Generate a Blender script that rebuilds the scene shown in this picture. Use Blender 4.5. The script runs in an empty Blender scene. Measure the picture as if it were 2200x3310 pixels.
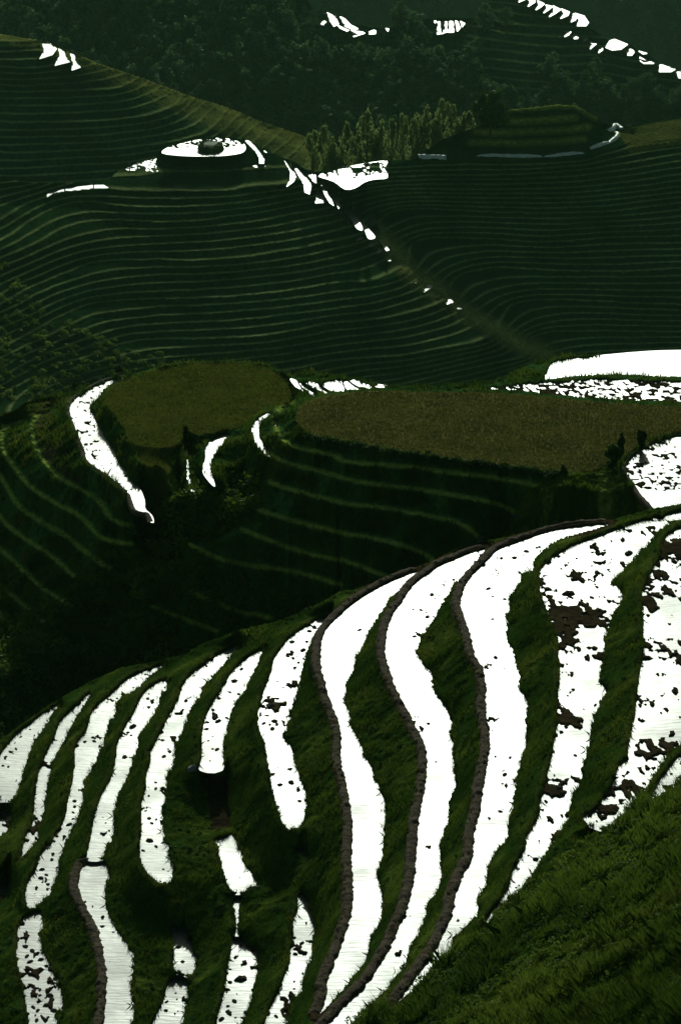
import bpy, math, random
import numpy as np
from mathutils import Vector
random.seed(5); RNG = np.random.default_rng(11)
# ------------------------------------------------------------------ camera, light, exposure
scene = bpy.context.scene
PITCH = 18.0; VFOV = 18.0
cam_d = bpy.data.cameras.new('camera'); cam = bpy.data.objects.new('camera', cam_d)
scene.collection.objects.link(cam); scene.camera = cam
cam.location = (0, 0, 0); cam.rotation_euler = (math.radians(90 - PITCH), 0, 0)
cam_d.sensor_fit = 'VERTICAL'; cam_d.angle = math.radians(VFOV)
cam_d.clip_start = 1.0; cam_d.clip_end = 9000
SUN_EL = 20.5; SUN_AZ = 1.2     # azimuth to the right of the view direction
w = bpy.data.worlds.new('World'); scene.world = w; w.use_nodes = True
nt = w.node_tree; nt.nodes.clear()
sky = nt.nodes.new('ShaderNodeTexSky'); sky.sky_type = 'NISHITA'; sky.sun_disc = False
sky.sun_elevation = math.radians(SUN_EL); sky.sun_rotation = math.radians(SUN_AZ)
sky.dust_density = 1.0; sky.air_density = 1.0; sky.ozone_density = 3.0
bg = nt.nodes.new('ShaderNodeBackground'); bg.inputs[1].default_value = 0.09
wo = nt.nodes.new('ShaderNodeOutputWorld')
tn = nt.nodes.new('ShaderNodeMix'); tn.data_type = 'RGBA'; tn.blend_type = 'MULTIPLY'; tn.inputs[0].default_value = 1.0; tn.inputs[7].default_value = (.95, 1.0, .72, 1)   # hazy, slightly green air
nt.links.new(sky.outputs[0], tn.inputs[6]); nt.links.new(tn.outputs[2], bg.inputs[0]); nt.links.new(bg.outputs[0], wo.inputs[0])
sd = bpy.data.lights.new('sun', 'SUN'); sd.energy = 4.0; sd.angle = math.radians(0.5); sd.color = (0.92, 1.0, 0.86)
sun = bpy.data.objects.new('sun', sd); scene.collection.objects.link(sun)
a_, e_ = math.radians(SUN_AZ), math.radians(SUN_EL)
sdir = Vector((math.sin(a_) * math.cos(e_), math.cos(a_) * math.cos(e_), math.sin(e_)))
sun.rotation_euler = sdir.to_track_quat('Z', 'Y').to_euler()
vs = scene.view_settings; vs.view_transform = 'Standard'; vs.look = 'None'; vs.gamma = 1; vs.exposure = -0.2
vs.use_curve_mapping = False
C = scene.collection
# ------------------------------------------------------------------ survey: sight lines from the view point
FPX = 1655.0 / math.tan(math.radians(VFOV / 2)); SP, CP = math.sin(math.radians(PITCH)), math.cos(math.radians(PITCH))
def ground_pt(X, Y, h):
    u = np.asarray(X, float) - 1100; v = np.asarray(Y, float) - 1655
    ry = CP * FPX - SP * v; rz = -SP * FPX - CP * v
    t = h / rz
    return u * t, ry * t, h + 0 * u
ORG = dict(A=(0, 0), B=(1100, 0), C=(0, 500), D=(1100, 500), E=(0, 1100), F=(1100, 1100), G=(0, 1700),
           H=(1100, 1600), I=(0, 2400), J=(1100, 2400))
K = 1100 / 1568.0
def P(spec):
    """'G 1,2 3,4 H 5,6' -> survey sheet coordinates"""
    out = []; o = None
    for tok in spec.split():
        if tok in ORG: o = ORG[tok]; continue
        a = tok.split(',')
        out.append((o[0] + float(a[0]) * K, o[1] + float(a[1]) * K) + tuple(float(q) for q in a[2:]))
    return np.array(out)
def smooth(pts, n=4, closed=False):
    p = np.asarray(pts, float); m = len(p)
    if m < 3: return p
    out = []
    rng_ = range(m if closed else m - 1)
    for i in rng_:
        if closed: p0, p1, p2, p3 = p[i - 1], p[i], p[(i + 1) % m], p[(i + 2) % m]
        else: p0, p1, p2, p3 = p[max(i - 1, 0)], p[i], p[i + 1], p[min(i + 2, m - 1)]
        for k in range(n):
            t = k / n
            out.append(0.5 * (2 * p1 + (p2 - p0) * t + (2 * p0 - 5 * p1 + 4 * p2 - p3) * t * t + (3 * p1 - p0 - 3 * p2 + p3) * t ** 3))
    if not closed: out.append(p[-1])
    return np.array(out)
# ------------------------------------------------------------------ noise
def _hash(ix, iy, s):
    n = (ix.astype(np.int64) * 374761393 + iy.astype(np.int64) * 668265263 + s * 974634777) & 0x7fffffff
    n = ((n ^ (n >> 13)) * 1274126177) & 0x7fffffff
    n = (n ^ (n >> 16)) & 0xffff
    return n / 65535.0
def vnoise(x, y, s=0):
    x0 = np.floor(x); y0 = np.floor(y); fx = x - x0; fy = y - y0
    fx = fx * fx * (3 - 2 * fx); fy = fy * fy * (3 - 2 * fy)
    a = _hash(x0, y0, s); b = _hash(x0 + 1, y0, s); c = _hash(x0, y0 + 1, s); d = _hash(x0 + 1, y0 + 1, s)
    return (a * (1 - fx) + b * fx) * (1 - fy) + (c * (1 - fx) + d * fx) * fy
def fbm(x, y, s=0, o=4):
    r = 0; a = 0.5; t = 0
    for k in range(o):
        r = r + a * vnoise(x * 2 ** k + 17.3 * k, y * 2 ** k - 9.1 * k, s + k); t += a; a *= 0.55
    return r / t
# ------------------------------------------------------------------ materials
def mat(name, build):
    m = bpy.data.materials.new(name); m.use_nodes = True; n = m.node_tree; n.nodes.clear()
    out = n.nodes.new('ShaderNodeOutputMaterial'); p = n.nodes.new('ShaderNodeBsdfPrincipled')
    n.links.new(p.outputs[0], out.inputs[0]); build(n, p); return m
def noise_node(n, scale, detail=4, rough=0.6, coord='Object', stretch=None):
    tc = n.nodes.new('ShaderNodeTexCoord'); t = n.nodes.new('ShaderNodeTexNoise')
    t.inputs['Scale'].default_value = scale; t.inputs['Detail'].default_value = detail; t.inputs['Roughness'].default_value = rough
    src = tc.outputs[coord]
    if stretch:
        mp = n.nodes.new('ShaderNodeMapping'); mp.inputs['Scale'].default_value = stretch
        n.links.new(src, mp.inputs[0]); src = mp.outputs[0]
    n.links.new(src, t.inputs['Vector']); return t
def ramp(n, fac, stops):
    r = n.nodes.new('ShaderNodeValToRGB'); n.links.new(fac, r.inputs[0])
    while len(r.color_ramp.elements) < len(stops): r.color_ramp.elements.new(0.5)
    for e, (p, c) in zip(r.color_ramp.elements, stops): e.position = p; e.color = tuple(c) + (1,)
    return r.outputs[0]
def mul(n, a, b, fac=1.0):
    m = n.nodes.new('ShaderNodeMix'); m.data_type = 'RGBA'; m.blend_type = 'MULTIPLY'; m.inputs[0].default_value = fac
    n.links.new(a, m.inputs[6]); n.links.new(b, m.inputs[7]); return m.outputs[2]
def bump(n, p, h, strength, dist):
    b = n.nodes.new('ShaderNodeBump'); b.inputs['Strength'].default_value = strength; b.inputs['Distance'].default_value = dist
    n.links.new(h, b.inputs['Height']); n.links.new(b.outputs[0], p.inputs['Normal'])
def terrain_mat(name, s1, s2, bd, va=.4):
    def f(n, p):
        at = n.nodes.new('ShaderNodeAttribute'); at.attribute_name = 'tint'
        a = noise_node(n, s1, 6, 0.7); b = noise_node(n, s2, 3, 0.6)
        c = mul(n, at.outputs['Color'], ramp(n, a.outputs[0], [(0.3, (.35, .4, .35)), (0.5, (.9, .9, .9)), (0.72, (1.7, 1.6, 1.3))]))
        c = mul(n, c, ramp(n, b.outputs[0], [(0.3, (1 - va,) * 3), (0.7, (1 + va, 1 + va * .9, 1 + va * .6))]))
        n.links.new(c, p.inputs['Base Color']); p.inputs['Roughness'].default_value = 0.95; p.inputs['Specular IOR Level'].default_value = 0.0
        bump(n, p, a.outputs[0], 0.8, bd)
    return mat(name, f)
M = {}
M['near_ground'] = terrain_mat('near_ground', 5.0, 0.5, 0.10)
M['mid_ground'] = terrain_mat('mid_ground', 3.0, 0.3, 0.15, .06)
M['far_ground'] = terrain_mat('far_ground', 1.2, 0.08, 0.5)
def _water(rough, bs):
    def f(n, p):
        p.inputs['Base Color'].default_value = (0.012, 0.022, 0.016, 1); p.inputs['Roughness'].default_value = rough
        p.inputs['IOR'].default_value = 1.33; p.inputs['Specular IOR Level'].default_value = 0.42
        t = noise_node(n, bs, 3, 0.5, stretch=(0.5, 2.2, 1)); bump(n, p, t.outputs[0], 0.3, 0.05)
        q = noise_node(n, bs * .12, 4, 0.6); mr = n.nodes.new('ShaderNodeMapRange'); mr.inputs[1].default_value = .3; mr.inputs[2].default_value = .7; mr.inputs[3].default_value = rough - .06; mr.inputs[4].default_value = rough + .06
        n.links.new(q.outputs[0], mr.inputs[0]); n.links.new(mr.outputs[0], p.inputs['Roughness'])
    return f
M['water'] = mat('paddy_water', _water(0.45, 3.0))
M['far_water'] = mat('far_paddy_water', _water(0.46, 1.0))
def _mud(n, p):
    a = noise_node(n, 7.0, 8, 0.75)
    n.links.new(ramp(n, a.outputs[0], [(0.35, (.022, .016, .010)), (0.5, (.065, .047, .028)), (0.68, (.13, .10, .062))]), p.inputs['Base Color'])
    p.inputs['Roughness'].default_value = 1.0; p.inputs['Specular IOR Level'].default_value = 0.05; bump(n, p, a.outputs[0], 1.0, 0.10)
M['mud'] = mat('brown_mud', _mud)
def _leaf(c0, c1, c2, trans=0.0, s=0.6):
    def f(n, p):
        a = noise_node(n, s, 3, 0.6)
        col = ramp(n, a.outputs[0], [(0.3, c0), (0.5, c1), (0.72, c2)])
        n.links.new(col, p.inputs['Base Color']); p.inputs['Roughness'].default_value = 0.8; p.inputs['Specular IOR Level'].default_value = 0.15
        if trans:
            tr = n.nodes.new('ShaderNodeBsdfTranslucent'); mx = n.nodes.new('ShaderNodeMixShader'); mx.inputs[0].default_value = trans
            n.links.new(col, tr.inputs[0]); out = [q for q in n.nodes if q.type == 'OUTPUT_MATERIAL'][0]
            n.links.new(p.outputs[0], mx.inputs[1]); n.links.new(tr.outputs[0], mx.inputs[2]); n.links.new(mx.outputs[0], out.inputs[0])
    return f
M['grass'] = mat('grass_blades', _leaf((.010, .028, .003), (.034, .066, .005), (.11, .13, .016), 0.45, 0.45))
M['olive'] = mat('stubble_blades', _leaf((.045, .056, .008), (.085, .092, .014), (.125, .122, .024), 0.3, 0.5))
M['bush'] = mat('bush_leaves', _leaf((.008, .024, .004), (.022, .056, .008), (.055, .095, .018), 0.3, 0.5))
M['scrub'] = mat('scrub_leaves', _leaf((.025, .055, .006), (.065, .11, .010), (.14, .18, .02), 0.4, 0.15))
M['forest'] = mat('forest_leaves', _leaf((.02, .045, .018), (.04, .08, .028), (.07, .115, .04), 0.4, 0.12))
M['pale_leaf'] = mat('pale_leaves', _leaf((.08, .12, .035), (.12, .165, .048), (.16, .20, .062), 0.55, 0.3))
def _flat(c, r=0.9):
    def f(n, p):
        a = noise_node(n, 2.0, 4); n.links.new(ramp(n, a.outputs[0], [(0.3, [q * .7 for q in c]), (0.7, [q * 1.25 for q in c])]), p.inputs['Base Color'])
        p.inputs['Roughness'].default_value = r
    return f
M['bark'] = mat('bark', _flat((.035, .03, .022)))
M['plastic'] = mat('dusty_plastic_film', _flat((.30, .33, .29), 0.6))
M['stone'] = mat('grey_stone', _flat((.10, .10, .085), 0.9))
# ------------------------------------------------------------------ objects
def mesh_obj(name, verts, faces, m, parent=None, smoothf=False, nv=None):
    me = bpy.data.meshes.new(name)
    verts = np.asarray(verts, np.float32)
    if isinstance(faces, np.ndarray):
        k = faces.shape[1]; nf = len(faces)
        me.vertices.add(len(verts)); me.vertices.foreach_set('co', verts.ravel())
        me.loops.add(nf * k); me.loops.foreach_set('vertex_index', faces.ravel().astype(np.int32))
        me.polygons.add(nf); me.polygons.foreach_set('loop_start', np.arange(0, nf * k, k, dtype=np.int32))
        me.polygons.foreach_set('loop_total', np.full(nf, k, np.int32)); me.update(calc_edges=True); me.validate()
    else:
        me.from_pydata([tuple(map(float, v)) for v in verts], [], faces); me.update()
    if smoothf: me.polygons.foreach_set('use_smooth', np.ones(len(me.polygons), bool))
    if m: me.materials.append(m)
    o = bpy.data.objects.new(name, me); C.objects.link(o)
    if parent: o.parent = parent
    return o
def tag(o, label, cat, group=None):
    o['label'] = label; o['category'] = cat
    if group: o['group'] = group
    return o
def struct(o): o['kind'] = 'structure'; return o
def stuff(o, label, cat): o['kind'] = 'stuff'; return tag(o, label, cat)
def empty(name, loc, label, cat, group=None):
    o = bpy.data.objects.new(name, None); o.location = loc; C.objects.link(o); return tag(o, label, cat, group)
# ------------------------------------------------------------------ raster tools on the survey grid
def seg_dist(gx, gy, pts, closed=False):
    d = np.full(gx.shape, 1e9); n = len(pts)
    for i in range(n if closed else n - 1):
        ax, ay = pts[i][:2]; bx, by = pts[(i + 1) % n][:2]
        dx, dy = bx - ax, by - ay; L = dx * dx + dy * dy + 1e-9
        t = np.clip(((gx - ax) * dx + (gy - ay) * dy) / L, 0, 1)
        d = np.minimum(d, (gx - ax - t * dx) ** 2 + (gy - ay - t * dy) ** 2)
    return np.sqrt(d)
def inside(gx, gy, pts):
    r = np.zeros(gx.shape, bool); n = len(pts)
    for i in range(n):
        x1, y1 = pts[i][:2]; x2, y2 = pts[(i + 1) % n][:2]
        if y1 == y2: continue
        r ^= ((y1 > gy) != (y2 > gy)) & (gx < (x2 - x1) * (gy - y1) / (y2 - y1) + x1)
    return r
class Layer:
    def __init__(s, x0, x1, y0, y1, dx, dy):
        s.xs = np.arange(x0, x1 + 1, dx, dtype=float); s.ys = np.arange(y0, y1 + 1, dy, dtype=float); s.dx, s.dy = dx, dy
        s.gx, s.gy = np.meshgrid(s.xs, s.ys); s.con = np.full(s.gx.shape, np.nan); s.tint = np.zeros(s.gx.shape + (3,)); s.rough = np.ones(s.gx.shape)
        s.wmask = np.zeros(s.gx.shape, bool)
    def win(s, pts, mg):
        x0, x1 = pts[:, 0].min() - mg, pts[:, 0].max() + mg; y0, y1 = pts[:, 1].min() - mg, pts[:, 1].max() + mg
        i0 = max(0, int((y0 - s.ys[0]) / s.dy)); i1 = min(len(s.ys), int((y1 - s.ys[0]) / s.dy) + 2)
        j0 = max(0, int((x0 - s.xs[0]) / s.dx)); j1 = min(len(s.xs), int((x1 - s.xs[0]) / s.dx) + 2)
        return slice(i0, max(i0, i1)), slice(j0, max(j0, j1))
    def stroke(s, pts, h=None, off=(0, 0)):
        p = smooth(pts, 4)
        for i in range(len(p) - 1):
            n = int(max(abs(p[i + 1][0] - p[i][0]) / s.dx, abs(p[i + 1][1] - p[i][1]) / s.dy) * 1.5) + 2
            for t in np.linspace(0, 1, n):
                q = p[i] * (1 - t) + p[i + 1] * t; hh = h if h is not None else q[2]
                ix = int(round((q[0] + off[0] - s.xs[0]) / s.dx)); iy = int(round((q[1] + off[1] - s.ys[0]) / s.dy))
                if 0 <= ix < len(s.xs) and 0 <= iy < len(s.ys): s.con[iy, ix] = hh
    def sdf(s, pts, mg):
        w_ = s.win(pts, mg); gx, gy = s.gx[w_], s.gy[w_]
        if gx.size == 0: return w_, None
        d = seg_dist(gx, gy, pts, True); return w_, np.where(inside(gx, gy, pts), -d, d)
    def solve(s):
        def rec(con, lvl):
            H, W = con.shape; known = ~np.isnan(con)
            if min(H, W) > 12 and lvl < 8:
                h2, w2 = (H + 1) // 2, (W + 1) // 2
                cp = np.full((h2 * 2, w2 * 2), np.nan); cp[:H, :W] = con; q = cp.reshape(h2, 2, w2, 2)
                cnt = (~np.isnan(q)).sum((1, 3)); sm = np.nansum(np.where(np.isnan(q), 0, q), (1, 3))
                c2 = np.where(cnt > 0, sm / np.maximum(cnt, 1), np.nan)
                f = np.repeat(np.repeat(rec(c2, lvl + 1), 2, 0), 2, 1)[:H, :W].copy()
            else: f = np.full(con.shape, np.nanmean(con))
            f[known] = con[known]
            for k in range(60 if lvl < 2 else 120):
                g = np.pad(f, 1, mode='edge'); nb = (g[:-2, 1:-1] + g[2:, 1:-1] + g[1:-1, :-2] + g[1:-1, 2:]) / 4
                f = np.where(known, con, nb)
            return f
        s.h = rec(s.con, 0)
    def project(s):
        x, y, z = ground_pt(s.gx, s.gy, s.h)
        d = np.hypot(x, y)[::-1]; eps = 0.0015 * s.dy / FPX * np.median(d) * 3
        mono = np.maximum.accumulate(d - eps * np.arange(len(d))[:, None], 0) + eps * np.arange(len(d))[:, None]
        mono = mono[::-1]; d = d[::-1]; f = mono / d
        s.x, s.y, s.z = x * f, y * f, z * f
    def at(s, X, Y):
        i = np.clip(((np.asarray(Y) - s.ys[0]) / s.dy), 0, len(s.ys) - 1.001); j = np.clip((np.asarray(X) - s.xs[0]) / s.dx, 0, len(s.xs) - 1.001)
        i0 = i.astype(int); j0 = j.astype(int); fi = i - i0; fj = j - j0
        def g(a): return a[i0, j0] * (1 - fi) * (1 - fj) + a[i0 + 1, j0] * fi * (1 - fj) + a[i0, j0 + 1] * (1 - fi) * fj + a[i0 + 1, j0 + 1] * fi * fj
        return g(s.x), g(s.y), g(s.z)
    def build(s, name, top, m, fall=0.75, run=40.0):
        """mesh of the slope; the top edge (crest line) is continued down the far side of the hill"""
        cy = np.interp(s.xs, top[:, 0], top[:, 1])           # crest row position for each column
        # the slope goes on to both sides, easing down into the side valleys
        side = float(np.median(s.y)) * .22 * (np.arange(1, 13) / 12) ** 2; tq = np.repeat(s.tint.mean((0, 1))[None, None], 12, 1)
        def ext(a, sg, f): return np.hstack([f(a[:, :1], side[::-1][None], -1) * 1.0, a, f(a[:, -1:], side[None], 1)])
        wob = (fbm(s.ys[:, None] / 70 + 0 * side[None], side[None] * .4 + 0 * s.ys[:, None], 6, 3) - .5) * .6
        X = ext(s.x, 1, lambda e, t, g: e + t * g); Y = ext(s.y, 1, lambda e, t, g: e + 0 * t); Z = ext(s.z, 1, lambda e, t, g: e + .25 * np.clip(t / .4, 0, 1) - .16 * t + wob)
        TT = np.concatenate([np.broadcast_to(tq, (len(s.ys), 12, 3)) * .8, s.tint, np.broadcast_to(tq, (len(s.ys), 12, 3)) * .8], 1)
        cy = np.r_[np.full(12, cy[0]), cy, np.full(12, cy[-1])]; R, W = X.shape
        ci = np.clip(np.ceil((cy - s.ys[0]) / s.dy).astype(int), 0, R - 1)
        jj = np.arange(W); nb = 14
        rows = np.arange(R)[:, None]; kk = ci[None, :] - rows           # >0 : beyond the crest
        bx, by, bz = X[ci, jj], Y[ci, jj], Z[ci, jj]
        # smooth far side
        def sm1(a, k=9): return np.convolve(np.pad(a, k, mode='edge'), np.ones(2 * k + 1) / (2 * k + 1), 'valid')
        cols = 16; t = (np.arange(cols + 1) / cols) ** 1.6 * run
        L = np.hypot(bx, by); ux, uy = bx / L, by / L
        sx = bx[None] + ux[None] * t[:, None]; sy = by[None] + uy[None] * t[:, None]; sz = bz[None] - fall * t[:, None] * (0.4 + 0.6 * np.clip(t[:, None] / 1.5, 0, 1))
        valid = kk <= 0
        idx = -np.ones((R, W), int); idx[valid] = np.arange(valid.sum())
        V = [np.stack([X[valid], Y[valid], Z[valid]], 1)]; T = [TT[valid]]
        q = valid[:-1, :-1] & valid[1:, :-1] & valid[:-1, 1:] & valid[1:, 1:]
        a = idx[:-1, :-1][q]; b = idx[:-1, 1:][q]; c = idx[1:, 1:][q]; d = idx[1:, :-1][q]
        Fq = [np.stack([a, d, c, b], 1)]
        # triangles where the crest steps between columns are closed with the skirt start row
        n0 = valid.sum(); sk = n0 + np.arange((cols) * W).reshape(cols, W)
        V.append(np.stack([sx[1:].ravel(), sy[1:].ravel(), sz[1:].ravel()], 1)); T.append(np.tile(TT[ci, jj], (cols, 1)))
        r0 = idx[ci, jj]; allr = np.vstack([r0[None], sk])
        Fq.append(np.stack([allr[:-1, :-1].ravel(), allr[:-1, 1:].ravel(), allr[1:, 1:].ravel(), allr[1:, :-1].ravel()], 1)[:, [0, 1, 2, 3]])
        tris = []
        for j in range(W - 1):
            i0, i1 = ci[j], ci[j + 1]
            if i0 < i1:
                for i in range(i0, i1): tris.append((idx[i, j], idx[i + 1, j], r0[j + 1], r0[j + 1]))
            elif i1 < i0:
                for i in range(i1, i0): tris.append((r0[j], idx[i + 1, j + 1], idx[i, j + 1], idx[i, j + 1]))
        V = np.vstack(V); T = np.vstack(T); F4 = np.vstack(Fq)
        if tris:
            t3 = np.array(tris)[:, :3]
            # as degenerate-free quads are not possible, add them through a second pass of triangles
            F4t = np.vstack([F4[:, [0, 1, 2]], F4[:, [0, 2, 3]], t3])
        else: F4t = np.vstack([F4[:, [0, 1, 2]], F4[:, [0, 2, 3]]])
        o = mesh_obj(name, V, F4t, m, smoothf=True); struct(o)
        at = o.data.color_attributes.new('tint', 'FLOAT_COLOR', 'POINT')
        at.data.foreach_set('color', np.hstack([T, np.ones((len(T), 1))]).astype(np.float32).ravel())
        s.crest = cy; return o
GREEN = np.array((.020, .046, .008)); DKGREEN = np.array((.012, .032, .008)); OLIVE = np.array((.060, .056, .018)); MUD = np.array((.040, .030, .018)); BROWN = np.array((.055, .050, .025))
WATERS = []
def water_sheet(poly, h, m, grow=4.0, step=8.0, sm=True):
    """one level sheet of water; its rim runs under the banks"""
    p = (smooth(poly, 3, True) if sm else np.asarray(poly))[:, :2]; step = min(step, max(1.5, (p[:, 1].max() - p[:, 1].min()) / 24))
    xs = np.arange(p[:, 0].min() - grow - step, p[:, 0].max() + grow + step, step); ys = np.arange(p[:, 1].min() - grow - step, p[:, 1].max() + grow + step, step)
    gx, gy = np.meshgrid(xs, ys); d = seg_dist(gx, gy, p, True); d = np.where(inside(gx, gy, p), -d, d); k = d < grow
    q = k[:-1, :-1] | k[1:, :-1] | k[:-1, 1:] | k[1:, 1:]
    # pull the outermost grid corners back on to the rim so that the outline stays smooth
    gyy, gxx = np.gradient(d, step); over = np.clip(d - grow, 0, step * 1.5)
    gx = gx - gxx * over; gy = gy - gyy * over
    x, y, z = ground_pt(gx, gy, h); idx = np.arange(gx.size).reshape(gx.shape)
    F = np.stack([idx[:-1, :-1][q], idx[1:, :-1][q], idx[1:, 1:][q], idx[:-1, 1:][q]], 1)
    used, inv = np.unique(F, return_inverse=True); V = np.stack([x.ravel(), y.ravel(), z.ravel()], 1)[used]
    o = mesh_obj('water', V, inv.reshape(F.shape), m); struct(o); WATERS.append(o); return o
def sweep(name, path, half, height, m, lump=0.3, seg=0.12, seed=0):
    """earth bank with a rounded cross-section along a 3D path"""
    p = np.asarray(path); d = np.r_[0, np.cumsum(np.linalg.norm(np.diff(p, axis=0), axis=1))]
    n = max(4, int(d[-1] / seg)); s = np.linspace(0, d[-1], n); q = np.stack([np.interp(s, d, p[:, k]) for k in range(3)], 1)
    tg = np.gradient(q[:, :2], axis=0); tg /= np.linalg.norm(tg, axis=1)[:, None] + 1e-9; nr = np.stack([-tg[:, 1], tg[:, 0]], 1)
    prof = [(-1.25, -0.9), (-1, 0.0), (-0.8, 0.65), (-0.4, 0.95), (0, 1.0), (0.4, 0.92), (0.8, 0.6), (1.0, 0.0), (1.15, -0.7)]
    V = []
    for i in range(n):
        tap = min(1, i / 6, (n - 1 - i) / 6) ** 0.5 if n > 14 else 1
        for k, (a, b) in enumerate(prof):
            nz = fbm(np.array([s[i] * 4.2]), np.array([k * 1.1 + seed]), seed, 4)[0] - 0.5
            nl = vnoise(np.array([s[i] / 0.41]), np.array([seed + 0.5]), 5)[0] - 0.5
            r = half * a * (1 + lump * nz * 1.6); hh = height * b * tap * (1 + lump * (nz * 2.6 + nl * 1.2)) if b > 0 else height * b
            V.append((q[i, 0] + nr[i, 0] * r, q[i, 1] + nr[i, 1] * r, q[i, 2] + hh))
    m_ = len(prof); F = [(i * m_ + k, i * m_ + k + 1, (i + 1) * m_ + k + 1, (i + 1) * m_ + k) for i in range(n - 1) for k in range(m_ - 1)]
    F += [tuple(range(m_)), tuple(range((n - 1) * m_, n * m_))[::-1]]
    return mesh_obj(name, V, F, m, smoothf=True)

# ================================================================== near ridge of flooded terraces
L1 = Layer(-330, 2530, 1560, 3560, 5, 4)
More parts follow.
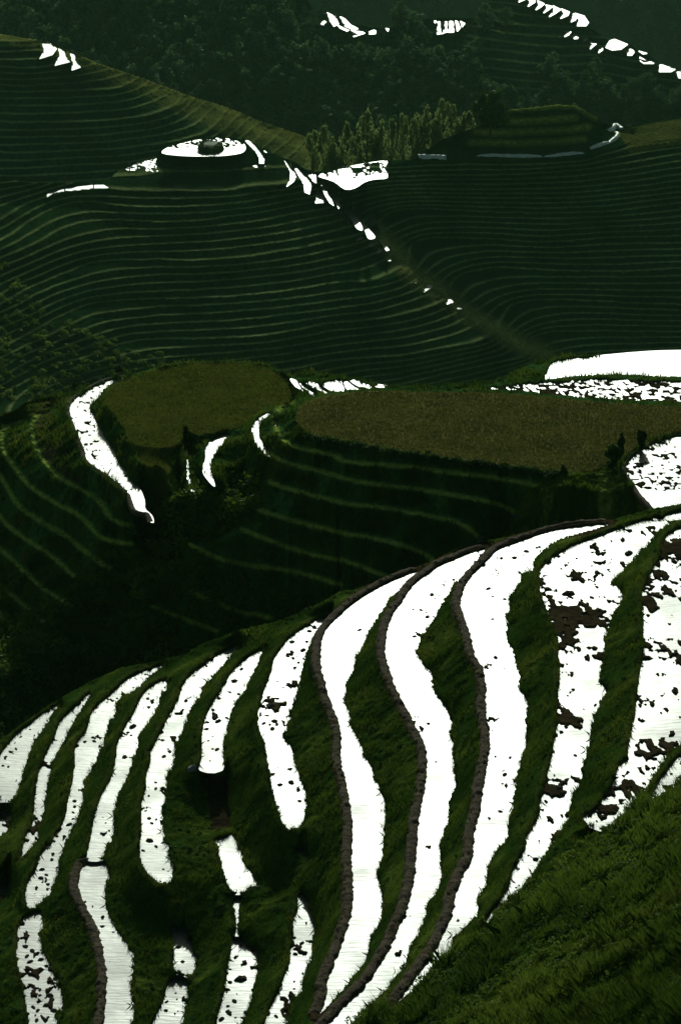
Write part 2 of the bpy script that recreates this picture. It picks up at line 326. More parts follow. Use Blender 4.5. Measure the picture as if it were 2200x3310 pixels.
# name, level, downhill (left) edge, uphill (right) edge, share of mud showing
PONDS = [
 ('a', -53.6, 'G -60,1130 0,1050 40,1005 80,960 140,915 200,865 265,828', 'G 272,832 240,870 190,950 150,1010 110,1130 I 95,190 60,255 0,262 -60,265', .12, 0),
 ('a2', -54.0, 'I -60,310 -30,305', 'I 0,310 48,310 42,400 0,425 -60,430', .5, 0),
 ('a3', -54.2, 'I -60,720 0,660', 'I 45,632 32,700 0,735 -60,790', .3, 0),
 ('b', -52.8, 'I 100,520 120,430 150,370 165,230 180,140 215,50 G 250,980 280,900 330,850 408,778', 'G 410,790 330,920 290,1010 I 290,10 240,100 215,230 185,390 160,460 105,525', .2, 0),
 ('c', -52.0, 'I 130,760 120,720 125,660 165,580 185,520 240,450 300,350 310,280 340,150 345,20 G 350,1010 400,940 430,850 520,770 600,700 742,642', 'G 742,655 690,690 620,760 545,800 530,870 500,900 490,960 455,1040 I 465,10 435,100 385,175 390,215 360,350 320,420 280,520 265,600 230,690 160,757', .1, 0),
 ('c2', -52.08, 'I 80,1500 105,1400 130,1297 120,1200 100,1100 75,980 85,930 90,830 150,792', 'I 195,795 190,880 200,960 240,1040 265,1100 290,1170 300,1210 255,1250 262,1297 280,1400 260,1500', .3, 0),
 ('d', -51.1, 'I 405,530 410,480 425,400 445,310 470,240 510,170 530,100 540,20 G 545,1000 580,920 620,860 650,790 700,740 762,712', 'G 768,745 740,790 700,880 640,960 I 640,10 605,90 580,170 545,230 525,320 520,420 490,490 470,530', .08, 0),
 ('d2', -51.2, 'I 400,1500 440,1400 470,1297 485,1200 485,1060 470,960 440,850 385,740 358,665 370,590 400,563 430,546', 'I 490,560 500,620 480,660 490,760 520,830 570,910 610,980 610,1060 605,1130 615,1260 600,1297 570,1400 560,1500', .04, 1),
 ('e', -50.2, 'I 735,645 700,620 665,580 645,520 650,420 650,300 670,220 675,150 695,80 690,40 G 700,1030 735,960 770,890 820,800 850,720 900,670 980,610 1040,575 1092,552', 'G 1095,568 1060,600 1020,650 950,720 920,780 880,840 845,930 820,990 I 805,10 800,90 770,140 765,220 750,290 745,350 750,440 770,490 790,540 795,600 780,635', .1, 0),
 ('e2', -51.2, 'I 880,1072 835,1060 800,1040 800,930 790,855', 'I 845,855 865,900 880,950 905,1000 895,1050', .15, 0),
 ('e3', -51.35, 'I 600,1500 650,1400 700,1297 730,1235 745,1210 760,1160 780,1100', 'I 860,1105 865,1160 850,1230 840,1297 800,1400 770,1500', .12, 0),
 ('f', -49.3, 'I 930,118 G 930,1050 930,980 940,910 960,850 1010,770 1050,700 1090,650 1150,600 1208,572', 'G 1200,600 1175,660 1140,730 1100,790 1070,850 1050,920 1025,1000 I 1025,30 1015,118', .2, 0),
 ('f2', -50.0, 'I 1125,685 1065,680 1030,600 1020,545 1005,510 1010,480 990,455 1030,440', 'I 1075,430 1100,480 1115,510 1120,560 1165,600 1190,665 1150,660', .08, 0),
 ('f4', -50.15, 'I 1085,870 1083,790 1070,730', 'I 1112,712 1100,770 1097,870', .1, 0),
 ('f3', -50.3, 'I 940,1500 970,1400 995,1297 1005,1250 1025,1180 1040,1100 1050,1020 1065,960 1070,895', 'I 1110,900 1140,940 1185,955 1185,1050 1165,1130 1145,1230 1105,1297 1050,1400 1020,1500', .12, 0),
 ('g', -48.4, 'I 1325,395 1300,370 1275,290 1255,220 1240,140 1220,10 G 1220,1000 1195,940 1185,870 1200,820 1215,760 1240,700 1265,610 1300,560 1340,510 1400,470 1470,430 1522,414', 'G 1522,424 1500,450 1470,480 1430,540 1400,620 1380,720 1365,780 1335,860 1330,920 1300,965 1340,1030 I 1335,10 1360,90 1380,160 1405,230 1400,340 1370,385 1340,400', .24, 0),
 ('g1', -49.0, 'I 1380,520 1358,505', 'I 1408,485 1407,540', .2, 0),
 ('g2', -49.3, 'I 1130,1500 1160,1400 1215,1297 1240,1230 1290,1130 1310,1070 1335,1010 1340,920 1350,880 1355,800 1375,770 1370,710', 'I 1410,710 1430,780 1445,820 1445,930 1420,1020 1395,1090 1385,1150 1340,1200 1320,1297 1270,1400 1230,1500', .22, 0),
 ('h', -47.3, 'I 1465,1257 1480,1220 1500,1150 1500,1100 1568,942 J 20,870 50,760 50,640 45,560 50,440 45,330 20,180 0,90 H 0,1110 -20,1020 -50,950 -75,850 -92,790 -92,720 -80,650 -55,610 0,555 40,520 100,475 200,418 300,374 352,357', 'H 352,362 310,395 270,440 230,475 200,520 160,580 120,650 90,720 65,750 50,830 15,870 25,900 15,950 35,1000 45,1070 85,1140 J 110,70 140,110 160,180 185,230 205,290 200,400 195,480 190,540 165,600 175,640 190,700 185,800 165,860 130,900 125,980 90,1040 40,1100 0,1150', .0, 1),
 ('i', -46.3, 'J -120,1360 -60,1297 0,1230 60,1170 120,1110 180,1020 230,930 260,860 300,770 315,700 335,620 345,480 350,400 365,300 385,200 395,80 380,0 H 350,1080 310,1000 280,940 245,870 210,760 205,700 220,600 250,540 280,500 310,450 350,405 400,370 440,340 480,320 540,295 600,270 662,254', 'H 662,262 620,305 570,370 530,400 490,470 450,530 410,600 370,650 350,730 375,770 420,830 420,880 450,940 490,975 500,1020 515,1050 500,1090 520,1140 J 510,50 520,110 525,200 500,280 490,370 460,450 460,550 465,600 455,650 430,700 400,740 380,830 340,910 310,970 295,1030 250,1080 210,1140 150,1200 100,1240 50,1300 -20,1370', .01, 1),
 ('j', -45.2, 'J 240,1215 270,1180 320,1110 380,1030 430,960 480,860 510,780 520,720 540,660 560,610 600,530 610,420 635,320 650,220 670,100 685,0 H 670,1040 665,960 665,880 655,800 630,760 610,720 595,640 570,570 550,500 570,430 600,380 640,340 680,300 720,260 780,235 850,210 920,185 1000,165 1100,150 1228,136', 'H 1225,139 1150,162 1080,180 1000,208 940,248 895,295 880,345 830,365 825,400 790,450 775,480 775,520 765,560 765,670 790,700 800,760 820,830 820,900 850,930 860,1000 850,1070 855,1140 J 835,50 815,120 800,200 790,300 770,370 765,440 720,500 685,540 670,600 670,660 630,710 635,780 590,830 525,900 520,940 480,990 420,1050 370,1110 300,1165', .05, 1),
 ('k', -44.2, 'J 645,870 680,800 710,760 750,700 780,640 790,590 820,540 855,470 855,430 895,370 915,320 920,250 950,150 970,60 980,0 H 995,1050 995,950 1005,880 1005,760 1000,660 975,600 950,530 930,480 915,430 915,360 938,322 975,288 1040,248 1120,216 1200,188 1300,150 1400,118 1500,94 1568,78 1700,50 1900,20', 'H 1900,60 1700,85 1568,112 1520,125 1470,160 1440,200 1400,240 1350,290 1300,350 1245,400 1295,450 1290,490 1250,540 1240,590 1220,640 1210,720 1200,800 1185,860 1215,900 1180,980 1160,1040 1140,1140 J 1130,60 1110,110 1105,200 1060,240 1050,330 1020,400 960,480 900,570 870,620 835,670 800,710 740,750 680,830', .36, 0),
 ('l', -43.3, 'J 1110,350 1165,310 1210,250 1255,180 1275,110 1320,70 1325,10 H 1340,1070 1355,1000 1365,880 1380,800 1390,720 1395,640 1390,540 1385,450 1420,370 1470,280 1480,230 1500,190 1568,150 1700,110 1900,70', 'H 2000,200 2000,900 1700,1000 J 1568,0 1500,60 1440,150 1400,220 1330,290 1290,340 1250,380 1195,395', .42, 0),
 ('m', -42.9, 'J 1418,288 1430,230 1500,130 1568,50 1700,-90 1900,-200', 'J 1950,-50 1700,90 1568,175 1480,240', .42, 0),
 ('m2', -43.1, 'J 1245,455 1270,425', 'J 1300,400 1290,425', .1, 0),
 ('m3', -43.5, 'J 1145,432 1150,422', 'J 1195,420 1190,432', .1, 0),
]
CREST1 = P('G -600,1400,-54.4 -300,1200,-54.2 0,985,-54 130,890,-53.9 280,790,-53.3 420,712,-53 560,650,-52.3 700,625,-51.8 850,590,-51 930,540,-50.4 1100,480,-49.6 1300,430,-48.8 1480,350,-48 H 0,440,-47.7 60,435,-47.6 140,405,-47.4 200,375,-47.2 300,342,-47 400,312,-46.5 520,252,-46.2 640,212,-45.9 740,196,-45.7 900,155,-45.3 1000,136,-45 1240,113,-44.7 1300,96,-44.5 1445,58,-44.3 1568,38,-44.2 1900,-15,-44.1 2100,-60,-44')
L1.stroke(CREST1, None, (0, 3)); L1.stroke(CREST1, None, (0, 14))
for q in ('J -60,1500,-45.9 60,1350,-45.4 160,1240,-44.9 300,1180,-44.9 420,1075,-44.8 530,965,-44.6 660,885,-43.7 800,745,-43.6 960,520,-43.2 1110,400,-42.9 1250,470,-42.9 1430,310,-42.6 1568,190,-42.5 1800,60,-42',
          'J 500,1500,-42.9 700,1200,-42.6 900,1000,-42.1 1100,700,-41.9 1300,560,-41.8 1450,380,-41.9 1568,270,-41.7 1900,50,-41',
          'J 1000,1600,-40.6 1200,1150,-40.2 1400,850,-39.9 1568,620,-39.8 1900,350,-39.5',
          'J 1400,1600,-38.0 1568,1250,-38.0 1800,900,-37.8 2000,700,-37.6',
          'I 945,140,-50.1 950,250,-50.2 975,400,-50.2', 'I 1045,170,-50.1 1050,300,-50.2 1060,395,-50.2',
          'I 1320,560,-49.2 1340,640,-49.3'):
    L1.stroke(P(q))
POLY = {}; LEFT = {}
for nm, hw, le, ri, mu, bd in PONDS:
    Lp, Rp = P(le), P(ri); POLY[nm] = np.vstack([Lp, Rp]); LEFT[nm] = Lp
for nm, hw, le, ri, mu, bd in PONDS:         # outer lip of every terrace: the grassy or muddy edge that holds the water
    sm = smooth(POLY[nm], 3, True); w_, sdm = L1.sdf(sm, 40)
    if sdm is None: continue
    wd = 26 if bd else 17
    ld = seg_dist(L1.gx[w_], L1.gy[w_], smooth(LEFT[nm], 3)) if len(LEFT[nm]) > 1 else sdm * 0 + 99
    lip = (sdm > 0) & (ld < wd); c = L1.con[w_]; c[lip] = hw + (0.07 if bd else 0.10); L1.con[w_] = c
for nm, hw, le, ri, mu, bd in PONDS:
    sm = smooth(POLY[nm], 3, True); w_, sdm = L1.sdf(sm, 12)
    if sdm is None: continue
    c = L1.con[w_]; c[sdm < 0] = hw; L1.con[w_] = c
L1.solve()
_x, _y, _z = ground_pt(L1.gx, L1.gy, L1.h)
n1 = fbm(_x * 1.6, _y * 1.6, 3, 5) - .5; n2 = fbm(_x * 5, _y * 5, 9, 4) - .5
fieldn = fbm(_x * .9, _y * .9, 21, 4); fine = fbm(_x * 4.2, _y * 2.3, 33, 4)
base = L1.h.copy(); pond = np.zeros(base.shape, bool); prox = np.full(base.shape, 60.0); mudm = np.zeros(base.shape)
for nm, hw, le, ri, mu, bd in PONDS:
    sm = smooth(POLY[nm], 3, True); w_, s_ = L1.sdf(sm, 60)
    if s_ is None: continue
    nn = 0.38 * fieldn[w_] + 0.62 * fine[w_]; thr = 0.5 + (0.5 - mu) * 0.30
    wig = s_ + (n2[w_] * 26) * np.clip((seg_dist(L1.gx[w_], L1.gy[w_], smooth(LEFT[nm], 3)) - 12) / 10, 0, 1)
    ins = wig < 0
    bed = hw - 0.012 * np.clip(-wig, 0, 4) + (np.clip((nn - thr) * 1.2, -0.05, .10) if mu > 0.005 else -.05)
    b = base[w_]; rise = hw + 0.012 * np.clip(wig, 0, 6)
    b = np.where(ins, np.minimum(bed, hw + 0.06), np.where(wig < 8, np.maximum(b, np.minimum(rise, b + .05)), b)); base[w_] = b
    pq = pond[w_]; pq |= ins; pond[w_] = pq; pr = prox[w_]; prox[w_] = np.minimum(pr, np.abs(wig)); mm = mudm[w_]; mm[ins] = 1; mudm[w_] = mm
for hw, q in ((-44.2, 'H 955,495 1060,503 1180,535 1222,595 1120,605 1060,655 1000,640'), (-43.3, 'H 1395,465 1470,462 1440,525 1392,530'), (-43.3, 'H 1450,235 1600,225 1600,275 1480,290'), (-43.3, 'J 1165,300 1265,298 1250,335 1175,345'),
              (-44.2, 'J 950,170 1035,180 1015,235 940,222'), (-44.2, 'H 1020,1000 1098,1030 1085,1075 1000,1045'), (-48.4, 'G 1190,838 1250,808 1305,822 1262,848'), (-43.3, 'J 1380,10 1500,20 1470,60 1390,50'), (-44.2, 'H 1000,640 1060,650 1085,690 1010,700')):
    w_, s_ = L1.sdf(smooth(P(q), 3, True), 20)
    if s_ is None: continue
    v_ = hw + np.clip((fine[w_] - .40) * .6 - np.clip(s_ / 20 + .2, -1, 2) * .10, -.05, .05); b = base[w_]; base[w_] = np.where((s_ < 14) & pond[w_], np.maximum(b, v_), b)
L1.h = base + np.where(pond, 0, (n1 * 0.16 + n2 * 0.09) * np.clip(prox / 25, 0.15, 1))
L1.wmask = pond
L1.project()
slope_br = np.clip((L1.gx - 1100 - 700 + (L1.gy - 3100) * 0.9) / 300, 0, 1)
gn = fbm(L1.x * .45, L1.y * .45, 55, 4)[..., None]; g = GREEN[None, None] * (0.6 + 0.9 * gn) + np.clip((gn - .5) * 6, 0, 1) * np.array((.035, .03, .004))
L1.tint[:] = g; L1.tint[pond] = MUD
pit = inside(L1.gx, L1.gy, P('I 945,135 1045,160 1062,395 975,405')); L1.tint[pit] = MUD * 0.7
lipm = np.zeros(base.shape)
for nm, hw, le, ri, mu, bd in PONDS:
    Lp = smooth(LEFT[nm], 3)
    if len(Lp) < 3: continue
    w_ = L1.win(Lp, 40); d = seg_dist(L1.gx[w_], L1.gy[w_], Lp); t = L1.tint[w_]; wd = 30 if bd else 18
    sel = (d < wd) & ~pond[w_]; t[sel] = (MUD if bd else np.array((.045, .055, .016))) * 1.0; L1.tint[w_] = t
trk = np.clip(1 - seg_dist(L1.gx, L1.gy, P('J 1240,1180 1290,1090 1360,1040 1420,1000')) / 16, 0, 1)[..., None]; L1.tint = L1.tint * (1 - trk) + np.array((.07, .06, .045)) * trk
L1.prox = prox.copy()
L1.build('hillside', CREST1, M['near_ground'], fall=0.8, run=30)
for nm, hw, le, ri, mu, bd in PONDS: water_sheet(POLY[nm], hw, M['water'], 10 if not bd else 6)
# mud banks that hold the water in the widest terraces
def bank_path(key, hw, off):
    p = smooth(LEFT[key], 4)[:, :2]; t = np.gradient(p, axis=0); t /= np.linalg.norm(t, axis=1)[:, None] + 1e-9
    nr = np.stack([t[:, 1], -t[:, 0]], 1)                      # left edges run bottom to top: this points left / downhill
    q = p + nr * off; x, y, z = ground_pt(q[:, 0], q[:, 1], hw); return np.stack([x, y, z], 1)
BL = {'h': 'brown mud bank holding the leftmost of the three widest bright water strips',
      'i': 'brown mud bank between the first and second wide bright water strips',
      'j': 'brown mud bank on the left of the brightest water strip, glowing where the sun glints',
      'd2': 'short grey-brown mud bank along the narrow curved water strip at lower left'}
for key, hw in (('h', -47.3), ('i', -46.3), ('j', -45.2), ('d2', -51.2)):
    pth = bank_path(key, hw, 13.0)
    o = sweep('mud_bank', pth, 0.19, 0.12, M['mud'], 0.55, 0.06, 3)
    tag(o, BL[key], 'mud bank', 'mud banks of the terraces')
# ================================================================== middle knolls: two dry fields, ribbons of water, dark valley
L2 = Layer(-330, 2530, 1150, 2420, 6, 3.5)
F2P = P('E 590,176 700,138 850,110 1000,103 1150,108 1250,135 1330,182 1375,240 1350,285 1270,305 1200,325 1130,390 1050,420 960,435 860,442 825,500 790,590 780,700 745,790 718,740 702,650 645,560 595,480 565,400 505,320 480,275 515,215')
F1P = P('E 1568,248 1480,262 1400,290 1368,330 1362,370 1400,425 1480,458 1568,470 F 200,505 400,540 600,560 800,590 1000,612 1050,640 1100,620 1200,592 1280,565 1300,540 1370,492 1470,450 1568,425 2000,380 2000,335 1568,305 1400,297 1100,277 900,257 700,242 400,238 150,233')
PONDS2 = [
 ('w', -60.4, 'E 702,832 680,797 625,782 600,722 560,672 520,642 450,592 400,552 385,500 360,440 330,370 320,315 340,280 380,250 440,215 500,190 582,171', 'E 560,182 510,202 480,235 455,265 410,310 440,350 460,400 490,455 520,500 545,560 580,600 600,640 640,690 660,740 662,780 692,808', .36, 1),
 ('s1', -59.5, 'E 985,668 960,642 938,605 945,540 958,478 1000,445 1052,431', 'E 1020,480 988,520 968,570 972,615 985,660', .05, 0),
 ('s2', -58.7, 'E 1250,536 1228,530 1190,490 1162,430 1172,388 1200,352 1243,339', 'E 1208,370 1188,410 1198,450 1226,500', .0, 0),
 ('s2b', -58.2, 'E 1272,405 1266,380', 'E 1272,350 1277,380', .3, 0),
 ('sl', -60.2, 'E 902,720 868,655 858,560 852,470', 'E 862,465 866,560 876,655', .35, 0),
 ('s3', -58.4, 'E 1380,228 1340,180', 'E 1392,205 1407,236', .05, 0),
 ('s4', -58.3, 'E 1440,255 1398,215 1384,194', 'E 1425,222 1456,250', .05, 0),
 ('s5', -58.1, 'E 1500,243 1440,212 1408,190', 'E 1460,203 1527,236', .05, 0),
 ('s6', -57.95, 'E 1540,236 1484,201 F -40,188 0,184', 'F 12,187 32,214 25,228 0,236', .02, 0),
 ('s7', -57.8, 'F 38,228 20,186', 'F 60,198 102,222', .02, 0),
 ('s8', -57.7, 'F 105,218 48,185', 'F 110,198 153,217', .02, 0),
 ('s9', -57.6, 'F 175,219 160,207', 'F 190,208 216,216', .02, 0),
 ('p2', -57.25, 'F 655,222 760,211 900,197 1060,188 1200,180 1340,184 1568,192 2000,205', 'F 2000,300 1568,285 1400,278 1200,267 1000,253 860,236 750,229', .66, 0),
 ('p1', -57.55, 'F 944,180 956,140 968,115 1000,97 1200,72 1400,54 1568,48 2000,40', 'F 2000,180 1568,170 1340,157 1200,158 1060,168', .0, 0),
 ('n', -57.15, 'F 1446,779 1420,755 1380,710 1340,650 1308,602 1316,572 1350,530 1420,489 1480,464 1568,441 1800,400', 'F 1900,740 1568,765', .56, 1),
 ('v1', -59.1, 'F 812,812 797,812 803,800', 'F 800,808 822,816', .1, 0),
 ('v2', -60.2, 'F 652,925 636,935 640,905', 'F 655,915 650,922', .1, 0),
]
CREST2 = P('E -500,420,-62 -100,365,-62 0,350,-62 60,325,-61.9 120,283,-61.7 230,255,-61.3 340,240,-60.9 420,205,-60.6 500,180,-60.4 582,160,-59.9 640,145,-59.4 760,112,-59.2 900,97,-59.2 1050,92,-59.2 1200,100,-59.2 1280,132,-59.2 1340,160,-58.8 1400,148,-58.5 1500,152,-58.2 F 0,160,-58 80,178,-57.9 160,198,-57.7 215,208,-57.5 300,210,-57.2 400,210,-57.2 500,206,-57.2 600,195,-57.3 700,185,-57.4 760,165,-57.6 820,130,-57.7 900,97,-57.7 970,84,-57.6 1000,76,-57.5 1200,52,-57.4 1400,38,-57.4 1568,34,-57.4 2000,25,-57.4 2300,20,-57.4')
L2.stroke(CREST2, None, (0, 3)); L2.stroke(CREST2, None, (0, 9))
TL = [('E 1345,290 1290,318 1266,370 1285,440 1340,490 1450,518 1568,548 F 0,560 150,578 300,588 500,615 700,640 860,665 912,682', -57.7),
 ('E 1252,535 1320,570 1450,603 1568,637 F 0,640 150,670 400,700 600,735 740,768 800,800', -58.6),
 ('E 1245,660 1300,682 1450,725 1568,752 F 0,757 200,780 400,815 530,845 600,882 640,925', -59.65),
 ('E 1190,785 1350,840 1568,892 F 0,895 150,920 300,957 400,1000 430,1035', -60.9),
 ('E 1115,878 1250,932 1400,985 1568,1022 F 0,1017 120,1060 210,1095', -61.9),
 ('E 870,945 1000,1010 1150,1043 1350,1072 1568,1135', -62.9),
 ('G 880,310 1000,362 1100,402 1250,432', -63.9), ('G 700,380 860,440 1000,492', -65.0),
 ('E 235,300 175,345 150,400 155,470 200,560 280,640 360,685 450,740 520,835 605,862', -61.7),
 ('E 120,385 20,400 10,500 60,580 140,680 250,752 380,825 470,920 605,945', -62.9),
 ('E -150,470 0,630 80,760 180,835 300,905 400,985 500,1060', -64.5),
 ('E -150,640 -50,760 50,872 150,942 250,1012 340,1095', -65.6),
 ('E -150,850 0,965 100,1062 200,1150 G 330,380', -66.7),
 ('G -200,150 -50,250 60,330 200,450', -67.7)]
for q, hh in TL:
    for o_ in (0, -4, -8, -11): L2.stroke(P(q), hh, (0, o_))
for q in ('E 0,362,-62 120,300,-62 230,275,-61.9', 'E 640,910,-64.5 700,960,-64.6 780,1050,-64.7', 'E 720,900,-64.4 790,970,-64.5 860,1060,-64.6', 'E 760,810,-61.2 840,860,-62.7 900,920,-63.4',
          'G -300,700,-69 0,700,-69 300,560,-68.9 500,470,-68.7', 'G 0,980,-71 400,760,-71 800,620,-70 1200,500,-68.5 1568,350,-66', 'G 400,450,-68.2 600,420,-67.8',
          'F 1000,650,-57.3 1020,750,-57.8 1000,850,-58.5', 'F 1150,660,-57.3 1160,760,-57.6 1150,850,-58.0', 'F 1270,660,-57.3 1320,740,-57.5 1400,800,-57.8', 'F 930,720,-58.0 880,800,-58.9 760,900,-60.2', 'F 800,920,-60.2 1000,880,-58.9 1200,850,-58.3 1400,810,-58.0 1600,790,-57.7',
          'F 1290,575,-57.05 1270,620,-57.25', 'F 680,960,-61.0 500,1060,-62.2 300,1140,-63.8', 'H 700,300,-63 1000,300,-62 1300,260,-61 1700,200,-60.3', 'F 1600,800,-57.6 1900,790,-57.6',
          'E 1110,430,-59.0 1100,500,-59.4 1080,560,-59.9', 'E 905,500,-59.7 910,600,-60.2 930,700,-60.9', 'E 820,600,-60.6 830,700,-61.3', 'E 1130,600,-60.2 1060,680,-60.9 1180,700,-60.7', 'E 640,560,-59.4 690,680,-59.9 725,790,-60.4', 'E 760,600,-59.6 750,700,-60.0'):
    L2.stroke(P(q))
for nm, hw, le, ri, mu, bd in PONDS2:
    Lp = P(le); LEFT[nm] = Lp; POLY[nm] = np.vstack([Lp, P(ri)])
def flats(L, poly, h, lip=0, liph=0.0, edge=None):
    sm = smooth(poly, 3, True); w_, s_ = L.sdf(sm, 30)
    if s_ is None: return
    c = L.con[w_]
    if lip: c[(s_ > 0) & (seg_dist(L.gx[w_], L.gy[w_], smooth(edge, 3)) < lip)] = h + liph
    c[s_ < 0] = h; L.con[w_] = c
flats(L2, F1P, -57.0); flats(L2, P('E 590,176 700,138 850,110 1000,103 1150,108 1250,135 1330,182 1350,285 1270,305 1200,325 1130,390 1050,420 960,435 860,442 830,490 780,500 600,480 565,400 505,320 480,275 515,215'), -59.2)
for nm, hw, le, ri, mu, bd in PONDS2: flats(L2, POLY[nm], hw, 14 if bd else 7, .08, LEFT[nm])
for nm, hw, le, ri, mu, bd in PONDS2: flats(L2, POLY[nm], hw)
L2.solve()
def carve(L, ponds, edge_noise, mscale, fx, fy):
    x, y, _ = ground_pt(L.gx, L.gy, L.h)
    n2 = fbm(x * fx, y * fx, 9, 4) - .5; field = .35 * fbm(x * mscale, y * mscale * .8, 21, 4) + .65 * fbm(x * mscale * 2.6, y * mscale * 2, 33, 3)
    base = L.h.copy(); pond = np.zeros(base.shape, bool); prox = np.full(base.shape, 40.0)
    for nm, hw, le, ri, mu, bd in ponds:
        w_, s_ = L.sdf(smooth(POLY[nm], 3, True), 40)
        if s_ is None: continue
        wig = s_ + n2[w_] * edge_noise; ins = wig < 0; thr = 0.5 + (0.5 - mu) * 0.30
        bed = hw - .05 * np.clip(-wig / 4, 0, 1) + (np.clip((field[w_] - thr) * 1.2, -.05, .1) if mu > .005 else -.05)
        b = base[w_]; b = np.where(ins, np.minimum(bed, hw + .06), np.where(wig < 6, np.maximum(b, hw + .015 * np.clip(wig, 0, 4)), b)); base[w_] = b
        pq = pond[w_]; pq |= ins; pond[w_] = pq; pr = prox[w_]; prox[w_] = np.minimum(pr, np.abs(wig))
    return base, pond, prox, x, y
base, pond, prox, _x, _y = carve(L2, PONDS2, 10, 1.6, 2, 0)
i1 = inside(L2.gx, L2.gy, smooth(F1P, 3, True)); i2 = inside(L2.gx, L2.gy, smooth(F2P, 3, True))
n1 = fbm(_x * .9, _y * .9, 3, 5) - .5; n2 = fbm(_x * 3, _y * 3, 9, 4) - .5
fl = i1 | i2
L2.h = base + np.where(pond, 0, np.where(fl, n2 * .04, (n1 * .5 + n2 * .25) * np.clip(prox / 25, .1, 1)))
L2.wmask = pond; L2.project()
L2.tint[:] = (DKGREEN * 2.1)[None, None] * (0.6 + 1.0 * fbm(L2.x * .35, L2.y * .35, 55, 3))[..., None]
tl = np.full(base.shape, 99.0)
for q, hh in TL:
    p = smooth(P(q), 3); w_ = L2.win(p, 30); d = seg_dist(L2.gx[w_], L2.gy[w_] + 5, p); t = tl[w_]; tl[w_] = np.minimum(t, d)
k = np.clip(1.25 - tl / 9, 0, 1)[..., None]; L2.tint = L2.tint * (1 - k) + np.array((.22, .28, .05)) * k  # rims brightened in the tint, imitating light caught along the terrace edges
L2.tint[i1] = np.array((.135, .112, .038)); L2.tint[i2] = np.array((.068, .092, .013))
sl_ = inside(L2.gx, L2.gy, P('F 860,700 1000,640 1240,590 1330,650 1430,780 1300,900 700,960 780,860')); L2.tint[sl_] = (np.array((.13, .16, .03))[None, None] * (.5 + 1.0 * fbm(L2.x * .5, L2.y * .5, 12, 3))[..., None])[sl_]  # slope tint raised to imitate direct sun on the grass
for q in ('F 1010,690 990,760 960,840', 'F 1120,680 1105,760 1080,850', 'F 1165,690 1160,760 1165,830', 'F 870,820 760,890 700,940'):
    tk = (np.clip(1.3 - seg_dist(L2.gx, L2.gy, P(q)) / 12, 0, 1) * .8)[..., None]; L2.tint = L2.tint * (1 - tk) + MUD * tk
q1 = inside(L2.gx, L2.gy, P('E 235,310 180,350 160,420 200,540 300,630 380,680 330,560 290,450 260,380')); L2.tint[q1] = BROWN
q2 = inside(L2.gx, L2.gy, P('E 0,345 120,285 240,256 340,245 300,290 150,350 20,395')); L2.tint[q2] = np.array((.045, .05, .014))
q3 = inside(L2.gx, L2.gy, P('E 630,905 720,885 800,960 880,1050 920,1110 800,1120 700,1050')); L2.tint[q3] = np.array((.045, .05, .014))
L2.tint[pond] = MUD * .9
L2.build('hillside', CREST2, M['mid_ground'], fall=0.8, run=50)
for nm, hw, le, ri, mu, bd in PONDS2: water_sheet(POLY[nm], hw, M['water'], 6 if bd else 3)
for key, hw, lb in (('w', -60.4, 'thin dark mud bank along the left of the curved water ribbon beside the olive field'), ('n', -57.15, 'thin dark mud bank round the pond at the right edge, beside two bushes')):
    tag(sweep('mud_bank', bank_path(key, hw, 6.0), 0.16, 0.13, M['mud'], 0.4, 0.15, 5), lb, 'mud bank', 'mud banks of the terraces')
# ================================================================== facing hills, finely terraced
def terrace(h, h0, dh, tread, bund):
    u = (h - h0) / dh; k = np.floor(u); f = u - k
    return h0 + dh * (k + np.clip((f - tread) / (1 - tread), 0, 1)) + bund * np.exp(-((f - .02) / .05) ** 2) 
L3 = Layer(-330, 2530, 310, 1330, 5, 2.5)
H0, DH = -133.6, .8
def hn(n): return H0 - DH * n
CREST3 = P('A -500,790,-129 0,803,-130.2 60,828,-131 130,838,-131.6 200,841,-132.4 300,839,-133.4 430,836,-134 500,828,-134 520,803,-133.8 570,776,-133.5 640,746,-133.5 725,718,-133.4 740,688,-130.3 800,657,-130.1 900,637,-130.1 1000,629,-130.1 1080,634,-130.1 1130,642,-130.8 1180,665,-132 1240,698,-132.5 1290,722,-133 1330,732,-133.4 1400,765,-133.5 1450,790,-133.6 1568,773,-133.4 B 0,772,-133.4 100,755,-133.2 215,738,-132.8 330,735,-132.5 360,700,-131.8 420,675,-131 470,640,-130 560,606,-128.8 640,580,-127.8 700,545,-126.5 760,505,-125.3 850,497,-125.1 1000,480,-124.9 1080,485,-125 1180,538,-127 1215,568,-129 1290,583,-132 1420,566,-132 1568,542,-131.6 2000,480,-130 2300,440,-130')
L3.stroke(CREST3, None, (0, 3))
